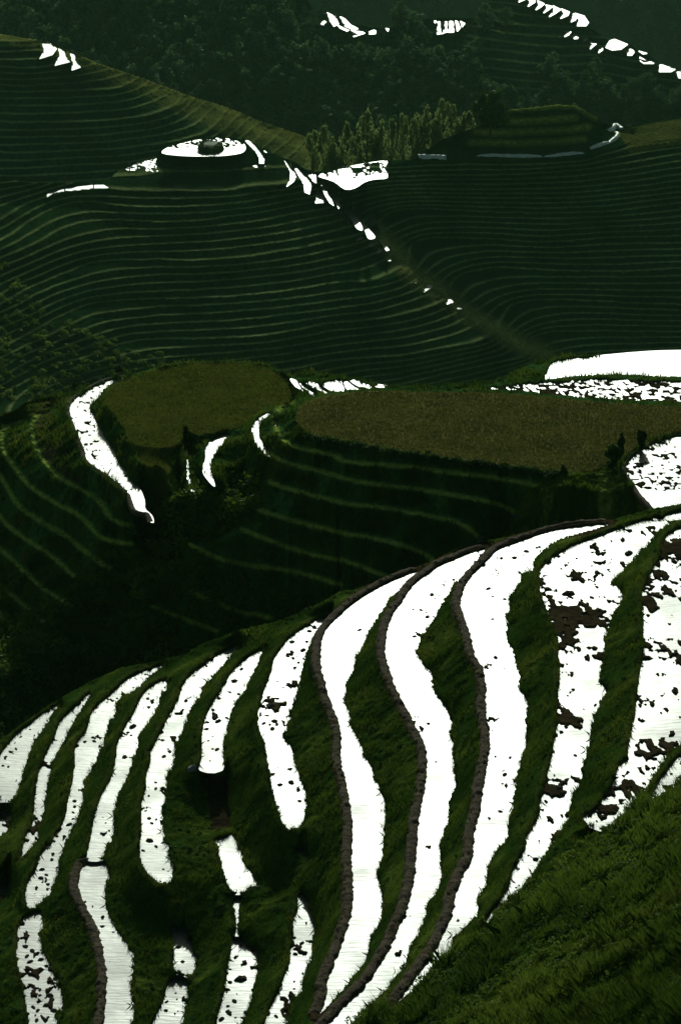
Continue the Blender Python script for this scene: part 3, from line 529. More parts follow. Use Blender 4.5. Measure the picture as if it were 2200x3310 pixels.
for n, q in ((0, 'C 520,100 560,82 640,82 730,87 900,90 1050,80 1160,62 1240,50'),
  (1, 'C -300,420 0,300 100,235 220,192 300,172 400,160 500,155 600,165 800,168 1000,165 1200,150 1320,142 1370,118'),
  (3, 'C -300,540 0,400 150,300 300,235 430,218 600,235 800,240 1000,232 1200,212 1370,185 1430,165'),
  (5, 'C -300,640 0,480 150,420 300,345 430,308 600,305 800,310 1000,295 1200,272 1380,238 1480,215 1568,210 D 60,198 110,183 200,165 400,160 1000,160 1300,130 1568,90 2000,40'),
  (2, 'D 110,130 215,104 400,97 700,95 1000,82 1250,55 1568,-5 2000,-60'),
  (10, 'C -300,820 0,690 150,610 300,545 450,500 700,490 900,490 1200,465 1568,402 D 80,380 150,350 200,290 260,260 400,250 700,265 1000,270 1300,260 1568,220 2000,180'),
  (15, 'C -300,1060 0,900 200,790 350,720 500,680 800,665 1100,650 1568,592 D 150,585 270,560 320,510 330,430 380,390 550,385 1000,400 1568,370 2000,340'),
  (20, 'C -300,1320 0,1120 200,1000 400,930 550,880 700,855 900,850 1200,832 1568,772 D 250,745 420,700 500,650 520,590 580,545 750,520 1000,530 1300,540 1568,530 2000,520'),
  (25, 'C 250,1160 500,1085 700,1048 900,1030 1200,1010 1568,950 D 300,920 550,880 700,840 740,760 800,690 950,670 1200,680 1568,690 2000,700'),
  (30, 'C 1200,1180 D 0,1120 400,1030 700,970 850,930 870,860 950,820 1200,815 1568,820 2000,830'),
  (34, 'D 300,1170 700,1080 1000,960 1568,920 2000,920')):
    L3.stroke(P(q), hn(n))
# rounded knoll on the right shoulder: ledges one above the other
for hh, q in ((-132.9, 'B 215,760 340,745 360,740 485,742 625,738 800,742 930,740 1120,728 1180,700 1250,678 1295,645 1290,600 1260,588'),
  (-131.2, 'B 420,690 480,668 620,665 800,668 1000,660 1130,650 1200,625 1210,590'),
  (-128.9, 'B 600,612 760,618 900,612 1050,604 1150,590 1180,560'),
  (-126.9, 'B 730,560 850,566 980,556 1080,545'), (-126.6, 'B 730,552 850,558 980,548 1080,538'), (-128.6, 'B 620,603 760,608 900,602 1050,594 1130,580'),
  (-130.9, 'B 470,655 620,652 800,655 1000,648 1120,636'), (-133.3, 'B 1330,610 1400,640 1568,620'), (-133.4, 'B 1330,670 1450,650 1568,640')):
    L3.stroke(P(q), hh)
L3.solve()
DISC = P('A 748,704 780,678 850,656 920,643 1000,636 1070,642 1120,662 1130,684 1110,704 1030,716 940,719 830,716')
L3.hs = L3.h + (fbm(L3.gx / 220, L3.gy / 110, 77, 3) - .5) * .5
tier = (L3.h > hn(0) + .35) & (L3.gx > 420)
base = np.where(tier, L3.h, terrace(L3.hs, H0, DH, .24, .10))
n1 = fbm(L3.gx / 9, L3.gy / 9, 5, 4) - .5
FAR3 = [ # ponds on the far spur
 ('disc', 'A 748,704 780,678 850,656 920,643 1000,636 1070,642 1120,662 1130,684 1110,704 1030,716 940,719 830,716', .62),
 ('q1', 'A 575,783 620,758 680,738 722,730 722,770 728,792 660,788 600,786', .68), ('q2', 'A 220,906 218,878 300,866 430,851 480,850 505,866 430,868 300,880 245,890', 0),
 ('q3', 'A 1126,646 1145,650 1170,668 1195,700 1216,735 1214,752 1196,752 1196,730 1180,702 1158,680', .1), ('q4', 'A 1162,762 1226,760 1215,770 1175,771', .1), ('q4b', 'A 1215,690 1232,704 1222,706', .1),
 ('q5', 'A 1305,732 1322,748 1330,770 1355,798 1363,815 1350,838 1322,858 1338,825 1336,790 1318,760', 0), ('q6', 'A 1350,768 1370,768 1385,785 1400,805 1425,838 1432,858 1425,893 1405,885 1400,850 1378,815', .1),
 ('q7', 'A 1415,800 1440,798 1453,808 1455,842 1440,832', .1), ('q7b', 'A 1452,858 1462,868 1480,892 1502,915 1495,932 1452,935 1460,900', .1), ('q8', 'A 1475,812 1492,818 1502,850 1505,895 1525,920 1535,945 1520,935 1498,900 1480,850', .1),
 ('q9', 'A 1505,826 1538,828 1545,845 1518,850', .1), ('q10', 'A 1520,862 1545,860 1552,890 1555,920 1566,950 1560,960 1545,930 1530,925', .15), ('q10b', 'A 1528,955 1555,958 1566,985 1526,986', .3),
 ('q11', 'B -100,812 -80,800 0,778 100,756 215,742 205,772 215,818 160,824 110,838 65,866 20,870 -30,835', .62),
 ('q12', 'B 5,888 45,882 40,920 38,955 60,985 85,1020 100,1050 95,1060 75,1050 50,1010 20,960 8,925', .15), ('q12b', 'D 28,285 42,290 45,315 30,318', .2), ('q13', 'D 85,225 106,222 108,250 95,290 105,315 130,345 158,378 140,388 125,380 110,340 80,300 68,265', .1),
 ('q14', 'D 145,280 162,272 164,300 158,328 140,326 128,315', .1), ('q14b', 'D 142,332 155,332 178,385 222,438 212,442 185,400', 0), ('q15', 'D 190,330 206,323 204,352 188,354', .3),
 ('q16', 'D 72,395 88,377 110,378 100,388', 0), ('q17', 'D 133,395 150,402 150,418 132,424', .1), ('q18', 'D 180,422 195,430 185,448 168,454', .1), ('q19', 'D 212,490 232,482 228,490', 0),
 ('q20', 'D 382,634 402,594 430,604', 0), ('q21', 'D 335,594 347,583 345,590', 0), ('q22', 'D 446,657 460,640 472,638', 0), ('q23', 'D 490,690 496,655 508,660 516,680', .1), ('q24', 'D 538,712 545,692 560,700 556,712', .3)]
def far_ponds(L, lst, base, m, mg=9, depth=.12, ms=.5):
    x, y, _ = ground_pt(L.gx, L.gy, base); fld = .5 * fbm(x * ms, y * ms, 21, 4) + .5 * fbm(x * ms * 2.5, y * ms * 2.5, 33, 3)
    out = []
    for nm, q, mu in lst:
        pl = P(q); w_, s_ = L.sdf(pl if nm not in ('disc', 'q1', 'q11') else smooth(pl, 3, True), mg + 6)
        if s_ is None or s_.size == 0: continue
        ins = s_ < 0
        if not ins.any(): continue
        hp = float(np.median(L.h[w_][ins])) if nm != 'disc' else -130.2
        if nm == 'q1': hp = hn(0) + .02
        thr = .5 + (.5 - mu) * .42
        b = base[w_]; t = np.clip((s_ - 1) / mg, 0, 1); t = t * t * (3 - 2 * t)
        bed = hp - depth * np.clip(-s_ / 2, 0, 1) + (np.clip((fld[w_] - thr) * 3, -.05, .25) if mu > .005 else 0)
        b = np.where(ins, np.minimum(bed, hp + .1), (hp + .12) * (1 - t) + b * t); base[w_] = b; L.wmask[w_] |= ins; out.append((pl, hp))
    return base, out
base, fp3 = far_ponds(L3, FAR3, base, None, ms=1.1)
L3.h = base + np.where(L3.wmask, 0, n1 * .12); L3.project()
L3.tint[:] = (np.array((.008, .027, .009)))[None, None] * (.7 + .7 * fbm(L3.gx / 160, L3.gy / 80, 8, 3))[..., None]
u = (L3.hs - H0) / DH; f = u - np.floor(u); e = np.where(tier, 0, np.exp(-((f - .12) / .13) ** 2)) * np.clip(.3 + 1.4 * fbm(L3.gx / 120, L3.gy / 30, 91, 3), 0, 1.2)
L3.tint += e[..., None] * np.array((.11, .125, .05))  # lit terrace edges painted into the tint as paler lines
grs = np.clip(1 - seg_dist(L3.gx, L3.gy, P('D 170,360 240,430 330,560 450,620 600,740 800,860 960,930')) / 45, 0, 1)[..., None]; L3.tint = L3.tint * (1 - grs) + np.array((.12, .13, .04)) * grs
lw = np.clip((L3.gx * .55 - 560 + (L3.gy - 820) * -1.2) / -160, 0, 1) * (L3.gy > 820); 
gf = inside(L3.gx, L3.gy, P('B 1240,600 1420,572 1568,548 2000,500 2000,600 1568,665 1330,705 1300,640')); L3.tint[gf] = np.array((.075, .085, .022))
for q in ('B 730,556 850,562 980,552 1080,542', 'B 620,607 760,612 900,606 1050,598 1140,585', 'B 600,658 800,660 1000,652 1120,640', 'B 755,505 850,498 1000,483 1085,488 1180,545'):
    gq = np.clip(1 - seg_dist(L3.gx, L3.gy, P(q)) / 16, 0, 1)[..., None]; L3.tint = L3.tint * (1 - gq) + np.array((.14, .18, .035)) * gq
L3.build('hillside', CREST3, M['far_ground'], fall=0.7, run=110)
for pl, hp in fp3: water_sheet(pl, hp, M['far_water'], 1.5, 4.0, len(pl) > 11)
# ---- upper left spur
L4 = Layer(-330, 1300, 90, 720, 5, 2.5)
CREST4 = P('A -500,130,-134 -200,140,-135 0,155,-136 100,172,-136.3 180,182,-136.6 200,190,-136.7 260,208,-137.2 340,238,-139.2 380,258,-140 450,290,-141.4 540,320,-143.0 620,347,-144.4 700,375,-146.3 850,432,-149.4 900,448,-150.6 1000,478,-153 1080,505,-154.9 1200,558,-158 1300,590,-160.2 1400,625,-162.3 1500,680,-164 1900,900,-166')
L4.stroke(CREST4, None, (0, 3))
for m_, q in ((0.3, 'A -400,190 0,215 100,215 180,195'), (3, 'A -400,280 0,305 150,310 260,300 318,285 345,262'), (7, 'A -400,410 0,428 200,425 400,425 540,405 620,372'),
  (11, 'A -400,560 0,560 300,570 600,545 780,505 860,462'), (15, 'A -400,690 0,700 300,700 600,680 900,630 1000,570 1050,515'), (19, 'A -400,840 0,840 300,850 700,800 1100,700 1200,645 1235,590'), (22.5, 'A -400,960 0,950 700,930 1300,780 1420,700 1440,650')):
    L4.stroke(P(q), -136.6 - 1.2 * m_)
L4.solve(); L4.hs = L4.h + (fbm(L4.gx / 220, L4.gy / 110, 71, 3) - .5) * .8
base = terrace(L4.hs, -136.6, 1.2, .24, .14)
base, fp4 = far_ponds(L4, [('a', 'A 195,197 235,203 262,225 242,252 185,270 203,238', 0), ('b', 'A 266,217 300,235 302,258 320,285 255,301 275,252', 0), ('c', 'A 320,240 345,250 350,285 371,310 333,323 336,288', .1)], base, None, 8)
L4.h = base + np.where(L4.wmask, 0, (fbm(L4.gx / 9, L4.gy / 9, 5, 4) - .5) * .3); L4.project()
L4.tint[:] = np.array((.013, .036, .013))[None, None] * (.7 + .7 * fbm(L4.gx / 160, L4.gy / 80, 8, 3))[..., None]
u = (L4.hs + 136.6) / 1.2; f = u - np.floor(u); e = np.exp(-((f - .12) / .13) ** 2) * np.clip(.3 + 1.3 * fbm(L4.gx / 120, L4.gy / 30, 92, 3), 0, 1.2); L4.tint += e[..., None] * np.array((.09, .10, .04))  # pale lines put the backlight on the terrace edges into the colour
rg = np.clip(1 - (L4.gy - np.interp(L4.gx, CREST4[:, 0], CREST4[:, 1])) / np.clip(30 + L4.gx * .09, 20, 130), 0, 1)[..., None] ** .7; L4.tint = L4.tint * (1 - rg) + np.array((.13, .14, .035)) * rg  # band below the crest tinted paler, standing in for sunlight on the ridge
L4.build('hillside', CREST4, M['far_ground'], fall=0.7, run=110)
for pl, hp in fp4: water_sheet(pl, hp, M['far_water'], 1.5, 4.0, len(pl) > 11)
# ---- wooded mountainside at the top
L5 = Layer(-400, 2700, -330, 680, 7, 4)
yy = L5.gy + 60 * (fbm(L5.gx / 400, L5.gy / 300, 4, 3) - .5) + .10 * np.clip(L5.gx - 1300, 0, 900) * -1
def planeh(Y, D0, d0, slope):
    ta = (SP * FPX + CP * (Y - 1655)) / (CP * FPX - SP * (Y - 1655)); d = (D0 + slope * d0) / (ta + slope); return -d * ta
L5.h = planeh(yy, 213, 1000, .35)
CREST5 = np.array([(-600, -300), (500, -300), (880, -250), (960, -60), (1010, 25), (1080, 50), (1130, 68), (1210, 88), (1255, 88), (1300, 62), (1380, 58), (1520, 58), (1560, 40), (1600, -40), (1640, -40), (1690, -6), (1730, 8), (1780, 22), (1840, 42), (1890, 62), (1905, 85), (1950, 118), (2030, 140), (2090, 172), (2140, 206), (2200, 228), (2400, 300), (2800, 420)], float)
L5.hs = L5.h.copy()
tb = terrace(L5.hs, -213, 1.9, .24, .2); tm = np.clip((L5.gx - 1450) / 150, 0, 1)
base = L5.h * (1 - tm) + tb * tm
FAR5 = [('r%d' % i, q, .05) for i, q in enumerate((
 'B 822,8 850,-4 830,-6', 'B 865,-4 895,-2 893,10 864,28 875,12', 'B 908,4 936,18 918,34 900,44 914,24', 'B 945,24 974,30 958,44 936,58 950,42', 'B 980,28 1012,44 990,60 962,76 982,52', 'B 1018,42 1052,56 1046,70 1014,84 1030,64', 'B 1072,64 1086,80 1080,92 1062,100 1068,84', 'B 1080,62 1120,74 1140,104 1130,118 1090,118 1098,92',
 'B 1030,140 1060,146 1050,160 1032,168 1042,155', 'B 1072,152 1100,162 1098,176 1076,178', 'B 1115,168 1136,182 1120,190', 'B 1146,184 1176,202 1150,224 1158,204', 'B 1205,212 1205,230 1188,242 1196,226',
 'B 1222,218 1240,186 1262,182 1320,204 1290,226 1250,230', 'B 1330,220 1354,236 1340,254 1322,254', 'B 1374,236 1408,246 1392,248', 'B 1376,252 1410,276 1440,292 1396,292 1380,280', 'B 1468,294 1538,320 1520,330 1468,330', 'B 1548,326 1600,340 1580,362 1556,358',
 'B 0,78 20,88 45,115 78,132 60,136 22,120', 'B -60,60 -25,78 -10,110 -30,120 -50,90', 'B -90,115 -75,92 -68,100 -80,115', 'B -20,104 10,126 40,136 30,142 -10,126', 'B 42,132 100,140 110,152 62,168', 'B 128,140 162,138 160,154 132,156', 'B 210,132 220,132 218,142',
 'B 428,98 438,96 436,104', 'B 448,96 462,95 466,130 478,152 446,156', 'B 478,94 490,94 494,146 476,150', 'B 502,93 516,93 522,136 520,147 498,148', 'B 530,95 548,96 550,128 538,142', 'B 553,95 574,106 560,122'))]
base, fp5 = far_ponds(L5, FAR5, base, None, 12, .3, .2)
L5.h = base + np.where(L5.wmask, 0, (fbm(L5.gx / 14, L5.gy / 10, 5, 4) - .5) * 1.2 * (1 - .6 * tm)); L5.project()
L5.tint[:] = np.array((.020, .038, .016))[None, None] * (.7 + .7 * fbm(L5.gx / 160, L5.gy / 80, 8, 3))[..., None]
u = (L5.hs + 213) / 1.9; f = u - np.floor(u); e = tm * np.exp(-((f - .12) / .13) ** 2); L5.tint += e[..., None] * np.array((.07, .08, .03))  # terrace edges coloured lighter as though they caught the light
L5.build('hillside', CREST5, M['far_ground'], fall=0.6, run=200)
for pl, hp in fp5: water_sheet(pl, hp, M['far_water'], 2.0, 5.0, False)
# ---- farthest slope
L6 = Layer(-900, 3000, -700, 520, 16, 12); L6.h = planeh(L6.gy + 60 * (fbm(L6.gx / 300, L6.gy / 300, 2, 4) - .5), 300, 1700, .42); L6.project()
L6.tint[:] = np.array((.022, .040, .016)); L6.build('hillside', np.array([(-1000, -690), (3000, -690)], float), M['far_ground'], fall=.5, run=300)
# ---- one sheet of ground under everything
g_ = mesh_obj('ground', [(-3300, -700, -340), (3300, -700, -340), (3300, 4100, -340), (-3300, 4100, -340)], [(0, 1, 2, 3)], M['forest']); struct(g_)
# ================================================================== plants, built from many small leaves
def leaf_quads(c, size, tilt=1.0, seed=0, aspect=1.6):
    r = np.random.default_rng(seed); n = len(c)
    u = r.normal(size=(n, 3)); u[:, 2] *= tilt; u /= np.linalg.norm(u, axis=1)[:, None]
    v = np.cross(u, r.normal(size=(n, 3))); v /= np.linalg.norm(v, axis=1)[:, None] + 1e-9
    s = (np.asarray(size) * r.uniform(.6, 1.3, n))[:, None]; a = u * s * aspect * .5; b = v * s * .5
    V = np.stack([c - a, c + b * .8 - a * .1, c + a, c - b * .8 + a * .1], 1).reshape(-1, 3)
    return V, np.arange(4 * n).reshape(n, 4)
def crown_pts(kind, n, seed):
    r = np.random.default_rng(seed); out = []
    if kind == 'cone':
        nb = 46; zz = r.uniform(.10, .97, nb) ** .9; ang = r.uniform(0, 2 * math.pi, nb); R = .46 * (1 - zz) ** .75 + .03
        R *= r.uniform(.55, 1.1, nb); cc = np.stack([R * np.cos(ang), R * np.sin(ang), zz - .04], 1); rad = .05 + .09 * (1 - zz)
        flat = .55
    elif kind == 'feather':
        nb = 34; zz = r.uniform(.08, .98, nb); ang = r.uniform(0, 2 * math.pi, nb); R = .36 * np.sin(np.clip(zz, .05, 1) ** .8 * math.pi) ** .6 * r.uniform(.3, 1.1, nb)
        cc = np.stack([R * np.cos(ang), R * np.sin(ang), zz], 1); rad = .055 + .075 * np.sin(zz * math.pi); flat = 1.2
    else:
        nb = 26; d = r.normal(size=(nb, 3)); d /= np.linalg.norm(d, axis=1)[:, None]; q = r.uniform(.35, 1, nb)[:, None]
        cc = d * q * np.array([.40, .40, .40]) + np.array([0, 0, .55]); rad = r.uniform(.09, .17, nb); flat = .8
    per = n // nb + 1
    for i in range(nb):
        d = r.normal(size=(per, 3)); d /= np.linalg.norm(d, axis=1)[:, None]; d *= (r.uniform(.2, 1, per) ** .5)[:, None] * rad[i]; d[:, 2] *= flat
        out.append(cc[i] + d)
    return np.vstack(out)[:n], cc
def trunk_mesh(name, cc, m, parent, top=.85, r0=.035):
    V, F = [], []
    def tube(a, b, ra, rb, k=6):
        a, b = Vector(a), Vector(b); z = (b - a).normalized(); x = z.orthogonal().normalized(); y = z.cross(x); o = len(V)
        for p, r in ((a, ra), (b, rb)):
            for i in range(k): t = 2 * math.pi * i / k; V.append(tuple(p + (x * math.cos(t) + y * math.sin(t)) * r))
        for i in range(k): F.append((o + i, o + (i + 1) % k, o + k + (i + 1) % k, o + k + i))
    tube((0, 0, -.04), (.01, 0, top * .5), r0, r0 * .7); tube((.01, 0, top * .5), (0, .01, top), r0 * .7, r0 * .15)
    for c in cc[::3]:
        z = max(.1, c[2] - .12); tube((0, 0, z), tuple(c), r0 * .3, r0 * .08, 4)
    return mesh_obj(name, V, F, m, parent)
CROWNS = {}
def proto_mesh(kind, var, n, leaf, m):
    key = (kind, var, m.name)
    if key not in CROWNS:
        c, cc = crown_pts(kind, n, 100 + var * 7 + len(kind)); V, F = leaf_quads(c, np.full(len(c), leaf), .7, var)
        o = mesh_obj('crown', V, F, m); t = trunk_mesh('trunk', cc, M['bark'], None)
        CROWNS[key] = (o.data, t.data); bpy.data.objects.remove(o); bpy.data.objects.remove(t)
    return CROWNS[key]
def tree(name, kind, var, loc, wid, hgt, label, cat, group=None, n=1500, leaf=.055, m=None):
    cm, tm_ = proto_mesh(kind, var, n, leaf, m or M['forest'])
    r = empty(name, loc, label, cat, group); r.scale = (wid, wid, hgt); r.rotation_euler = (0, 0, random.uniform(0, 6.28))
    for nn, d in (('trunk', tm_), ('crown', cm)):
        o = bpy.data.objects.new(nn, d); C.objects.link(o); o.parent = r
    return r
def mpp(p): return math.sqrt(sum(q * q for q in p)) / FPX
def src(t): q = P(t)[0]; return q[0], q[1]
# -- tall pale trees in a row behind the reflecting pond
row = [('A 1440,770', 172, 85), ('A 1490,775', 190, 80), ('B -35,775', 150, 70), ('B 28,770', 185, 85), ('B 75,765', 130, 65), ('B 122,758', 222, 95), ('B 180,750', 190, 85), ('B 240,740', 172, 80), ('B 288,736', 200, 80), ('B 335,725', 170, 75), ('B 385,700', 205, 90), ('B 432,675', 110, 80), ('B 470,660', 172, 85), ('B 515,640', 132, 75), ('B 560,620', 92, 75), ('B 595,605', 74, 60)]
W8 = ['leftmost', 'second', 'third', 'fourth', 'fifth', 'sixth', 'seventh', 'eighth', 'ninth', 'tenth', 'eleventh', 'twelfth', 'thirteenth', 'fourteenth', 'fifteenth', 'last']
for i, (q, hz, wz) in enumerate(row):
    X, Y = src(q); cy = float(np.interp(X, CREST3[:, 0], CREST3[:, 1])); x, y, z = (float(a) for a in L3.at(X, max(cy + 4, Y - 10)))
    L = math.hypot(x, y); k = 18; loc = (x + x / L * k, y + y / L * k, z - 12.2); s = mpp(loc) * K
    tree('tree', 'feather', i % 4, loc, wz * s * random.uniform(1.4, 2.0), hz * s + 8.8, W8[i] + ' from the left of the pale trees behind the hillside pond', 'tree', 'tall pale trees behind the hillside pond', m=M['pale_leaf'], leaf=.05)
X, Y = src('B 690,610'); x, y, z = (float(a) for a in L3.at(X, Y)); s = mpp((x, y, z)) * K
tree('tree', 'round', 5, (x, y, z - 1), 215 * s, 232 * s, 'dark broad round tree standing at the left end of the grassy terraced knoll', 'tree', None, 2600, .06, M['bush'])
CON = [('B 432,440', 205, 150, 'tallest pointed conical tree standing out of the wooded slope above the pale row'), ('B 575,430', 130, 100, 'small pointed tree just right of the tallest conical tree'), ('B 700,480', 100, 130, 'low rounded tree peeking above the dark broad tree'),
 ('B 800,500', 105, 75, 'slim tree behind the left end of the grassy knoll top'), ('B 855,500', 125, 70, 'slim tree behind the middle of the grassy knoll top'), ('B 1005,490', 185, 150, 'broad tree behind the knoll, left one of the tall pair'), ('B 1120,510', 210, 120, 'pointed tree behind the knoll, right one of the tall pair'),
 ('B 1260,560', 160, 130, 'leafy tree behind the right shoulder of the knoll'), ('B 1360,575', 120, 110, 'low tree just left of the pointed tree behind the flat green field'), ('B 1462,575', 165, 120, 'pointed tree rising behind the flat green field near the right edge'), ('B 1550,560', 190, 110, 'tree at the right edge above the flat green field'),
 ('B 1350,470', 130, 120, 'tree among the upper right terraces below the bright ridge ponds'), ('B 1410,440', 120, 110, 'tree close under the ridge pond row, near the right edge'),
 ('B 270,140', 150, 110, 'tall tree left of the striped pond patch near the top'), ('B 660,150', 130, 120, 'tree right of the striped pond patch near the top'), ('B 760,130', 110, 100, 'round tree on the upper slope between the striped patch and ridge ponds')]
for i, (q, hz, wz, lb) in enumerate(CON):
    X, Y = src(q); x, y, z = (float(a) for a in L5.at(X, Y)); s = mpp((x, y, z)) * K
    tree('tree', 'cone' if 'point' in lb or 'slim' in lb or 'conical' in lb else 'round', i % 3, (x, y, z - .5), wz * s, hz * s, lb, 'tree', 'trees on the wooded slope', leaf=.05)
# -- the dark wood on the mountainside reads as one mass
rf = np.random.default_rng(3); VV, FF = [], []; nv = 0
protos = [crown_pts('cone', 300, 1)[0], crown_pts('round', 300, 2)[0], crown_pts('feather', 300, 3)[0], crown_pts('round', 300, 9)[0]]
ponds_ex = [P(q)[:, :2] for _, q, _ in FAR5]
cnt = 0
for gyv in np.arange(-300, 660, 21):
    for gxv in np.arange(-380, 2500, 34):
        X = gxv + rf.uniform(-17, 17); Y = gyv + rf.uniform(-10, 10)
        right = X > 1560
        if right and (rf.uniform() < (.93 if Y < 330 else .45)): continue
        if X > 1690 and Y < np.interp(X, CREST5[:, 0], CREST5[:, 1]) + 70: continue
        if X > 1380 and Y < 200 and rf.uniform() < .6: continue
        if Y < np.interp(X, CREST5[:, 0], CREST5[:, 1]) + 4: continue
        if 940 < X < 1225 and Y < 215: continue
        if 1370 < X < 1530 and Y < 205: continue
        hz = rf.uniform(60, 115) * (.75 if Y < 60 else 1)
        if any(abs(X - p[:, 0].mean()) < 45 + np.ptp(p[:, 0]) / 2 and -10 < Y - p[:, 1].mean() < hz for p in ponds_ex): continue
        x, y, z = (float(a) for a in L5.at(X, Y)); s = mpp((x, y, z)); w_ = rf.uniform(55, 95)
        pr = protos[rf.integers(0, 4)]; a = rf.uniform(0, 6.28); c, sn = math.cos(a), math.sin(a)
        q = np.stack([(pr[:, 0] * c - pr[:, 1] * sn) * w_ * s + x, (pr[:, 0] * sn + pr[:, 1] * c) * w_ * s + y, pr[:, 2] * hz * s + z - 1.2], 1)
        V, F = leaf_quads(q, np.full(len(q), .95), .7, cnt); VV.append(V); FF.append(F + nv); nv += len(V); cnt += 1
for q in range(260):
    X = rf.uniform(880, 2300); Y = rf.uniform(-160, 240)
    if Y > np.interp(X, CREST5[:, 0], CREST5[:, 1]) + 20: continue
    x, y, z = (float(a) for a in L6.at(X, Y)); s = mpp((x, y, z)); w_ = rf.uniform(45, 75); hz = rf.uniform(45, 70); pr = protos[rf.integers(0, 4)]
    q = np.stack([pr[:, 0] * w_ * s + x, pr[:, 1] * w_ * s + y, pr[:, 2] * hz * s + z - 1.2], 1); V, F = leaf_quads(q, np.full(len(q), 1.3), .7, cnt); VV.append(V); FF.append(F + nv); nv += len(V); cnt += 1
stuff(mesh_obj('forest', np.vstack(VV), np.vstack(FF), M['forest']), 'dark dense wood covering the mountainside at the top', 'forest')
# -- bushes on the middle knoll
for q, hz, wz, lb, v in (('F 1256,600', 128, 98, 'larger dark bushy tree on the field corner beside the right-hand pond', 0), ('F 1290,560', 150, 46, 'slim dark sapling touching the larger bush at the field corner', 1), ('F 1383,500', 100, 66, 'smaller dark round bush standing by the rim of the right-hand pond', 2),
                      ('F 1488,452', 26, 16, 'tiny lone bush on the pond rim close to the right edge', 3), ('F 1026,628', 62, 44, 'low dark bush at the lower right corner of the brown field', 1), ('E 345,222', 34, 32, 'small dark bush above the top end of the curved water ribbon', 2),
                      ('E 545,150', 40, 50, 'pale leafy shrub at the left end of the olive field skyline', 0), ('F 400,525', 26, 40, 'low dark bush at the front rim of the brown field', 3), ('F 520,565', 34, 60, 'wide low bush on the front rim of the brown field', 0), ('F 805,600', 30, 50, 'low bush on the front rim near the right end of the brown field', 1)):
    X, Y = src(q); x, y, z = (float(a) for a in L2.at(X, Y)); s = mpp((x, y, z)) * K
    tree('bush', 'round', v, (x, y, z - .1), wz * s, hz * s * 1.05, lb, 'bush', 'bushes on the middle knoll', 3000, .08, M['bush'])
X, Y = src('A 970,690'); x, y, z = (float(v) for v in ground_pt(X, Y, -130.25)); s = mpp((x, y, z)) * K
md = empty('mound', (x, y, z), 'low flat-topped overgrown mound in the middle of the round hilltop pond', 'mound')
mv = []; mf = []; NA = 28
for k, (r_, h_) in enumerate(((1.0, -.3), (1.0, .1), (.95, .6), (.8, .9), (.45, 1.05), (0.02, 1.1))):
    for i in range(NA):
        t = 2 * math.pi * i / NA; j = 1 + .08 * math.sin(3 * t + k) + random.uniform(-.03, .03); mv.append((58 * s * r_ * j * math.cos(t), 85 * s * r_ * j * math.sin(t), 27 * s * h_))
for k in range(5):
    for i in range(NA): mf.append((k * NA + i, k * NA + (i + 1) % NA, (k + 1) * NA + (i + 1) % NA, (k + 1) * NA + i))
mesh_obj('earth', mv, mf, M['bush'], md)
r = np.random.default_rng(4); t = r.uniform(0, 6.28, 900); q = r.uniform(.6, 1, 900)
V, F = leaf_quads(np.stack([58 * s * q * np.cos(t), 85 * s * q * np.sin(t), 27 * s * r.uniform(.05, 1.2, 900)], 1), np.full(900, .32), .7, 3); mesh_obj('leaves', V, F, M['bush'], md)
# ================================================================== grass, stubble and undergrowth
def tufts(name, L, mask, n, h0, h1, w, m, label, cat, lean=.5, seed=1, cut=.32, hmask=None):
    r = np.random.default_rng(seed); ii, jj = np.nonzero(mask)
    k = r.integers(0, len(ii), n); X = L.gx[ii[k], jj[k]] + r.uniform(-.5, .5, n) * L.dx; Y = L.gy[ii[k], jj[k]] + r.uniform(-.5, .5, n) * L.dy
    x, y, z = L.at(X, Y); P0 = np.stack([x, y, z - .02], 1); cl = fbm(x * .9, y * .9, 61, 3); keep = cl > cut
    hs = r.uniform(h0, h1, n) * (np.clip((cl - .25) * 3, .3, 1.6) if cut else .8)
    if hmask is not None: hs = hs * hmask[ii[k], jj[k]]
    a = r.uniform(0, 6.28, n); dx, dy = np.cos(a), np.sin(a); ln = r.uniform(.1, lean, n) * hs; b = r.uniform(0, 6.28, n)
    wv = np.stack([dx, dy, 0 * dx], 1) * (w * r.uniform(.6, 1.4, n))[:, None] * .5
    tip = P0 + np.stack([np.cos(b) * ln, np.sin(b) * ln, hs], 1); mid = P0 * .5 + tip * .5 + np.stack([-np.cos(b) * ln * .2, -np.sin(b) * ln * .2, hs * .1], 1)
    V = np.stack([P0 - wv, P0 + wv, mid + wv * .7, tip, mid - wv * .7], 1)[keep]; n2 = len(V); V = V.reshape(-1, 3)
    F = np.arange(5 * n2).reshape(n2, 5); return stuff(mesh_obj(name, V, F, m), label, cat)
near_w = np.zeros(L1.gx.shape)
for nm, hw, le, ri, mu, bd in PONDS:
    if bd:
        w_ = L1.win(smooth(LEFT[nm], 3), 40); d = seg_dist(L1.gx[w_], L1.gy[w_], smooth(LEFT[nm], 3)); q = near_w[w_]; q[d < 27] = 1; near_w[w_] = q
cy1 = np.interp(L1.gx, CREST1[:, 0], CREST1[:, 1]); vis = (L1.gy > cy1 + 3) & (L1.gx > -80) & (L1.gx < 2280) & (L1.gy < 3420)
g1 = vis & ~L1.wmask & (near_w < 1) & ~pit
tufts('grass', L1, g1, 170000, .05, .17, .022, M['grass'], 'short rough green grass on the banks between the flooded terraces', 'grass', .9, 1)
sb = g1 & (slope_br > .02)
tufts('grass', L1, g1 & ((L1.gx - 1100) * .78 + (L1.gy - 2400) * 1.0 > 930), 110000, .15, .42, .028, M['grass'], 'long tangled green grass on the near slope at lower right', 'grass', 1.0, 2, hmask=np.clip(.4 + slope_br, 0, 1.2))
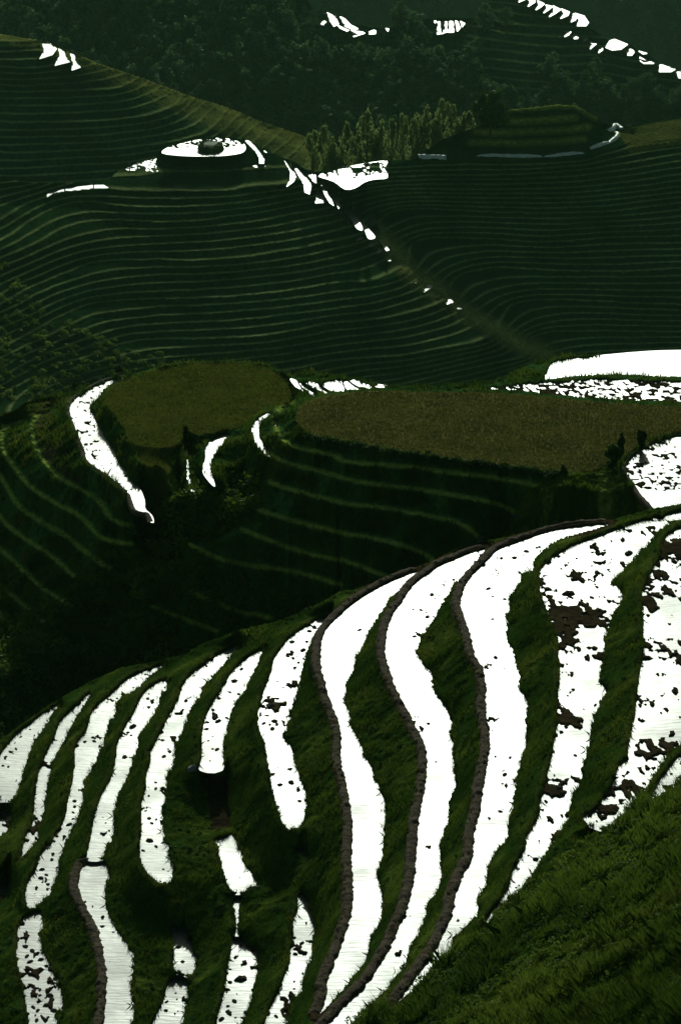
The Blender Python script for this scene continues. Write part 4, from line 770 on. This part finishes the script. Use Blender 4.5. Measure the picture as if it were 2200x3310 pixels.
cy2 = np.interp(L2.gx, CREST2[:, 0], CREST2[:, 1]); vis2 = (L2.gy > cy2 + 2) & (L2.gx > -80) & (L2.gx < 2280)
tufts('grass', L2, sl_ & vis2, 22000, .10, .35, .05, M['scrub'], 'grass coloured as if sunlit on the slope between the brown field and the near ridge', 'grass', .7, 14)
tufts('stubble', L2, (i1 | i2) & vis2 & ~L2.wmask, 80000, .05, .20, .05, M['olive'], 'short dry stubble covering the two flat fields in the middle', 'stubble', .6, 3, 0)
c1v = np.interp(L2.gx, CREST1[:, 0], CREST1[:, 1]); v2 = vis2 & (L2.gy < c1v + 60) & ~L2.wmask & ~sl_ & ~(i1 | i2) & (tl > 14)
tufts('grass', L2, v2, 120000, .10, .42, .05, M['grass'], 'rough dark grass on the terrace walls below the two fields', 'grass', .7, 4)
tufts('grass', L1, g1 & ((L1.gx - 1100) * .78 + (L1.gy - 2400) > 960), 42000, .2, .5, .03, M['scrub'], 'taller yellow-green tussocks on the lower right slope', 'grass', 1.1, 15, .52)
edge = (L1.prox < 9) & ~L1.wmask & vis & (near_w < 1)
tufts('grass', L1, edge, 26000, .10, .30, .018, M['grass'], 'grass leaning over the water along the uphill edges', 'grass', 1.3, 9, 0)
def clumps(name, L, mask, n, size, leaf, m, label, seed):
    r = np.random.default_rng(seed); ii, jj = np.nonzero(mask); k = r.integers(0, len(ii), n)
    x, y, z = L.at(L.gx[ii[k], jj[k]], L.gy[ii[k], jj[k]]); sz = r.uniform(size * .4, size, n); C0 = []
    for i in range(n):
        m_ = 40; d = r.normal(size=(m_, 3)); d /= np.linalg.norm(d, axis=1)[:, None]; d *= (r.uniform(.3, 1, m_) ** .5)[:, None] * sz[i]; d[:, 2] = np.abs(d[:, 2]) * .9
        C0.append(np.array([x[i], y[i], z[i]]) + d)
    V, F = leaf_quads(np.vstack(C0), np.full(n * 40, leaf), .8, seed); return stuff(mesh_obj(name, V, F, m), label, 'undergrowth')
clumps('weeds', L1, g1 & ((L1.gx - 1100) * .78 + (L1.gy - 2400) > 930), 1500, .30, .07, M['scrub'], 'brighter leafy weeds among the grass on the lower right slope', 12)
clumps('weeds', L1, g1 & ((L1.gx - 1100) * .78 + (L1.gy - 2400) < 930), 500, .15, .05, M['bush'], 'small dark weeds scattered over the near terrace banks', 13)
val = v2 & inside(L2.gx, L2.gy, P('E -100,1060 300,1120 560,860 760,780 1000,640 1200,620 1180,760 1050,900 900,930 1100,1100 1400,1200 1500,1400 1000,1500 -100,1900'))
clumps('undergrowth', L2, val, 620, .9, .2, M['scrub'], 'tangled dark bushes filling the valley left of the near terraces', 5)
clumps('undergrowth', L2, v2 & inside(L2.gx, L2.gy, P('G -100,700 300,560 600,560 700,600 400,760 0,1000 -100,1100')), 260, .9, .2, M['bush'], 'leafy scrub just behind the crest of the near terraces, left side', 6)
lm = (L3.gy > np.interp(L3.gx, [-330, 0, 150, 420, 600, 900], [600, 830, 1020, 1100, 1180, 1320])) & (L3.gx < 760) & (L3.gx > -80) & (L3.gy > 850) & (L3.gy < 1290)
clumps('undergrowth', L3, lm, 260, 1.1, .35, M['scrub'], 'scattered green scrub on the lower left flank of the far spur', 7)
rim = v2 & (seg_dist(L2.gx, L2.gy, P('E 1400,430 1480,460 1568,474 F 100,492 200,508 400,545 600,566 800,596 1000,618')) < 13)
clumps('undergrowth', L2, rim, 260, .38, .12, M['bush'], 'ragged low bushes along the front rim of the brown field', 8)
# ================================================================== small things
for q, lb in (('B 358,722 400,722 440,725 486,731', 'short pale plastic cover at the left end below the grassy knoll'), ('B 625,716 700,718 800,722 870,722 930,720', 'long dull grey plastic cover along the foot of the grassy knoll'),
              ('B 934,720 980,719 1040,713 1118,704', 'middle grey plastic cover curving up toward the knoll corner'), ('B 1145,683 1180,672 1230,655', 'pale plastic cover just before the bend round the knoll'), ('B 1233,654 1262,640 1275,620 1258,603', 'bright plastic cover on the outer bend right of the knoll'), ('B 1292,604 1255,588 1212,578', 'bright plastic cover at the far end above the bend')):
    p = smooth(P(q), 4); x, y, z = L3.at(p[:, 0], p[:, 1]); z = np.maximum(z, np.median(z) - .3) * .3 + np.median(z) * .7
    tag(sweep('plastic_cover', np.stack([x, y, z - .05], 1), .42, .55, M['plastic'], .3, .5, 8), lb, 'plastic cover', 'plastic covers round the knoll')
def pole(q, hz, L, lb, arm=False):
    X, Y = src(q); x, y, z = (float(a) for a in L.at(X, Y)); s = mpp((x, y, z)) * K; h = hz * s; V, F = [], []
    e = empty('utility_pole', (x, y, z - .3), lb, 'pole', 'thin poles on the far spur')
    for k in range(5):
        for i in range(8): t = i * math.pi / 4; rr = .13 - .012 * k; V.append((rr * math.cos(t) + .02 * k, rr * math.sin(t), (h + .3) * k / 4))
    for k in range(4):
        for i in range(8): F.append((k * 8 + i, k * 8 + (i + 1) % 8, k * 8 + 8 + (i + 1) % 8, k * 8 + 8 + i))
    F.append(tuple(range(32, 40))); mesh_obj('post', V, F, M['bark'], e)
    w_ = .7; zc = h * .92; bx = [(-w_, -.18, zc), (w_, -.18, zc), (w_, -.08, zc), (-w_, -.08, zc), (-w_, -.18, zc + .12), (w_, -.18, zc + .12), (w_, -.08, zc + .12), (-w_, -.08, zc + .12)]
    if arm: mesh_obj('cross_arm', bx, [(0, 3, 2, 1), (4, 5, 6, 7), (0, 1, 5, 4), (1, 2, 6, 5), (2, 3, 7, 6), (3, 0, 4, 7)], M['bark'], e)
pole('A 300,884', 70, L3, 'thin dark pole crossing the left part of the long narrow pond'); pole('A 431,872', 60, L3, 'thin dark pole crossing the right part of the long narrow pond'); pole('A 597,790', 40, L3, 'short thin pole at the left tip of the lower hilltop pond')
pole('B 22,880', 130, L3, 'left one of two tall thin poles in front of the reflecting pond', True); pole('B 32,884', 120, L3, 'right one of two tall thin poles in front of the reflecting pond', True)
# -- mud clods standing in the shallow water
CL = {'c': 'G 500,800,9 495,812,7 430,975,12 435,992,13 540,795,8 670,685,9 615,745,7 I 345,270,14 345,296,13 338,322,10 320,378,17 338,352,10 262,432,12 250,455,12 245,515,15 240,540,14 195,585,17 190,625,17 215,610,12 212,640,11 265,575,9',
 'c2': 'I 125,885,9 130,890,11 120,940,17 150,960,18 125,985,16 140,1010,17 190,1000,18 215,1030,14 155,1130,11 185,1140,13 160,1165,18 185,1165,12 230,1165,22 240,1185,20 155,1220,15 175,1235,15 215,1210,20 250,1235,20 268,1245,13 170,1280,16 240,1110,12',
 'd': 'G 612,925,24 590,952,12 605,965,9 575,1065,18 585,962,8 760,745,8 I 575,68,17 488,371,7 475,345,5',
 'e': 'G 857,806,16 925,655,8 750,987,11 757,1062,14 782,1040,14 730,985,7 I 755,66,14 782,42,12 718,184,10 718,213,13 686,246,10 742,222,8 688,350,14 700,372,12 720,355,10 672,315,8 740,640,7 690,452,22 660,498,12 720,480,13 750,462,10',
 'f': 'G 1112,660,15 1080,715,21 1008,795,14 1100,775,12 990,880,28 1005,900,20 952,936,14 955,905,13 985,865,15 1045,885,12 1000,1030,16 960,990,8 I 980,30,9',
 'e3': 'I 768,1195,12 810,1155,8 765,1235,14', 'e2': 'I 822,868,15 822,942,18 842,1010,14 825,1055,13 850,875,8',
 'f3': 'I 1085,990,15 1110,1090,35 1060,1105,15 1080,1192,18 1055,1245,23 1020,1275,20 1050,1215,12 1060,1045,9 1130,1085,12 1045,1150,9 1110,935,12',
 'g': 'G 1395,573,20 1345,535,18 1425,485,15 1325,600,14 1350,610,14 1375,630,12 1250,830,34 1265,900,20 1255,935,18 1275,915,14 1215,910,14 I 1290,195,18 1380,270,14',
 'g2': 'I 1355,1102,9 1355,1135,9 1305,1180,22 1345,1190,18 1272,1262,14 1390,925,16 1370,950,22 1360,975,15 1350,930,14 1395,1065,10 1325,1020,8 1355,900,14',
 'a': 'G 97,972,9 140,938,7 15,1105,10 40,1110,10 160,965,7 70,1000,6', 'h': 'H 88,622,14 230,475,7', 'i': 'H 420,460,18 340,652,14 370,530,13 400,562,17 520,390,12 395,540,9 500,345,6',
 'j': 'H 740,292,15 800,290,18 855,260,17 915,240,12 720,290,9 680,432,16 700,572,10 755,480,12 700,468,9 J 780,70,12 755,148,18 745,190,9 735,318,14',
 'k': 'H 1325,270,30 1050,455,36 1110,385,14 1290,310,9 1180,425,14 1215,255,9 1165,230,8 J 1000,210,30 1080,60,14', 'n': 'F 1020,125,4'}
WHERE = {'a': 'left edge water', 'c': 'third narrow strip from left', 'c2': 'spotted strip at lower left', 'd': 'narrow strip above the curved banked strip', 'e': 'strip with the rounded lower end', 'e2': 'small patch left of bottom centre', 'e3': 'bottom patch beside the long curved strip', 'f': 'short strip ending at the pit', 'f3': 'bottom strip just left of centre', 'g': 'speckled strip left of first bank', 'g2': 'bottom strip left of first bank', 'h': 'first wide clear strip', 'i': 'second wide clear strip', 'j': 'brightest wide strip', 'k': 'strip right of the brightest', 'n': 'upper pond'}
ORD = 'first second third fourth fifth sixth seventh eighth ninth tenth eleventh twelfth thirteenth fourteenth fifteenth sixteenth seventeenth eighteenth nineteenth twentieth twenty-first twenty-second twenty-third twenty-fourth'.split()
HW = {p[0]: p[1] for p in PONDS}; protoc = []
for v in range(5):
    V, F = [], []; nu, nvv = 12, 5
    for k in range(nvv + 1):
        for i in range(nu):
            t = 2 * math.pi * i / nu; ph = k / nvv * math.pi / 2; rr = math.cos(ph) * (1 + .28 * math.sin(2 * t + v) + .18 * math.sin(5 * t + v * 2) + random.uniform(-.12, .12)) + .02; V.append((rr * math.cos(t), rr * math.sin(t), math.sin(ph) * (1 + random.uniform(-.15, .15)) - .12))
    for k in range(nvv):
        for i in range(nu): F.append((k * nu + i, k * nu + (i + 1) % nu, (k + 1) * nu + (i + 1) % nu, (k + 1) * nu + i))
    o = mesh_obj('mud_clod', V, F, M['mud']); protoc.append(o.data); bpy.data.objects.remove(o)
for key, q in CL.items():
    if key not in HW: continue
    for i, (X, Y, sz) in enumerate(P(q)):
        x, y, z = (float(a) for a in ground_pt(X, Y, HW[key])); s = mpp((x, y, z)) * K
        o = bpy.data.objects.new('mud_clod', protoc[i % 5]); o.location = (x, y, z); C.objects.link(o); o.rotation_euler = (0, 0, random.uniform(-.5, .5)); o.scale = (sz * s * .62, sz * s * 1.0, sz * s * .42)
        k = sorted([(q_[1], n_) for n_, q_ in enumerate(P(q))]).index((Y, i))
        tag(o, ('large ' if sz >= 20 else '') + 'dark mud clod, ' + (ORD[k] if k < len(ORD) else 'lowest' if k == len(P(q)) - 1 else 'one of the low ones') + ' from top of the ' + WHERE[key], 'mud clod', 'mud clods in the ' + WHERE[key])
def rock(q, sz, lb, v=0):
    X, Y = src(q); x, y, z = (float(a) for a in L1.at(X, Y)); s = mpp((x, y, z)) * K
    o = bpy.data.objects.new('rock', protoc[v].copy()); o.data.materials[0] = M['stone']; C.objects.link(o); o.location = (x, y, z + .02); o.scale = (sz * s, sz * s * 1.3, sz * s * .9); tag(o, lb, 'rock')
rock('I 892,125', 24, 'pale grey rock on the grass left of the short strip ending at the pit', 1); rock('J 1003,858', 12, 'small pale stone in the long grass at lower right', 2); rock('J 290,1228', 20, 'pale stone at the foot of the last mud bank, bottom centre', 3); rock('J 245,1275', 26, 'largest pale stone at the bottom edge beside the last mud bank', 4)
# ================================================================== air
hb = mesh_obj('haze', [(-3400, -800, -345), (3400, -800, -345), (3400, 4200, -345), (-3400, 4200, -345), (-3400, -800, 6), (3400, -800, 6), (3400, 4200, 6), (-3400, 4200, 6)], [(0, 3, 2, 1), (4, 5, 6, 7), (0, 1, 5, 4), (1, 2, 6, 5), (2, 3, 7, 6), (3, 0, 4, 7)], None)
hm = bpy.data.materials.new('haze_air'); hm.use_nodes = True; n = hm.node_tree; n.nodes.clear(); ou = n.nodes.new('ShaderNodeOutputMaterial'); vo = n.nodes.new('ShaderNodeVolumePrincipled')
vo.inputs['Density'].default_value = 0.000034; vo.inputs['Color'].default_value = (.50, 1.0, .58, 1); vo.inputs['Anisotropy'].default_value = .0; n.links.new(vo.outputs[0], ou.inputs['Volume']); hb.data.materials.append(hm); hb['kind'] = 'stuff'
hb['label'] = 'thin pale haze over the far slopes'; hb['category'] = 'haze'
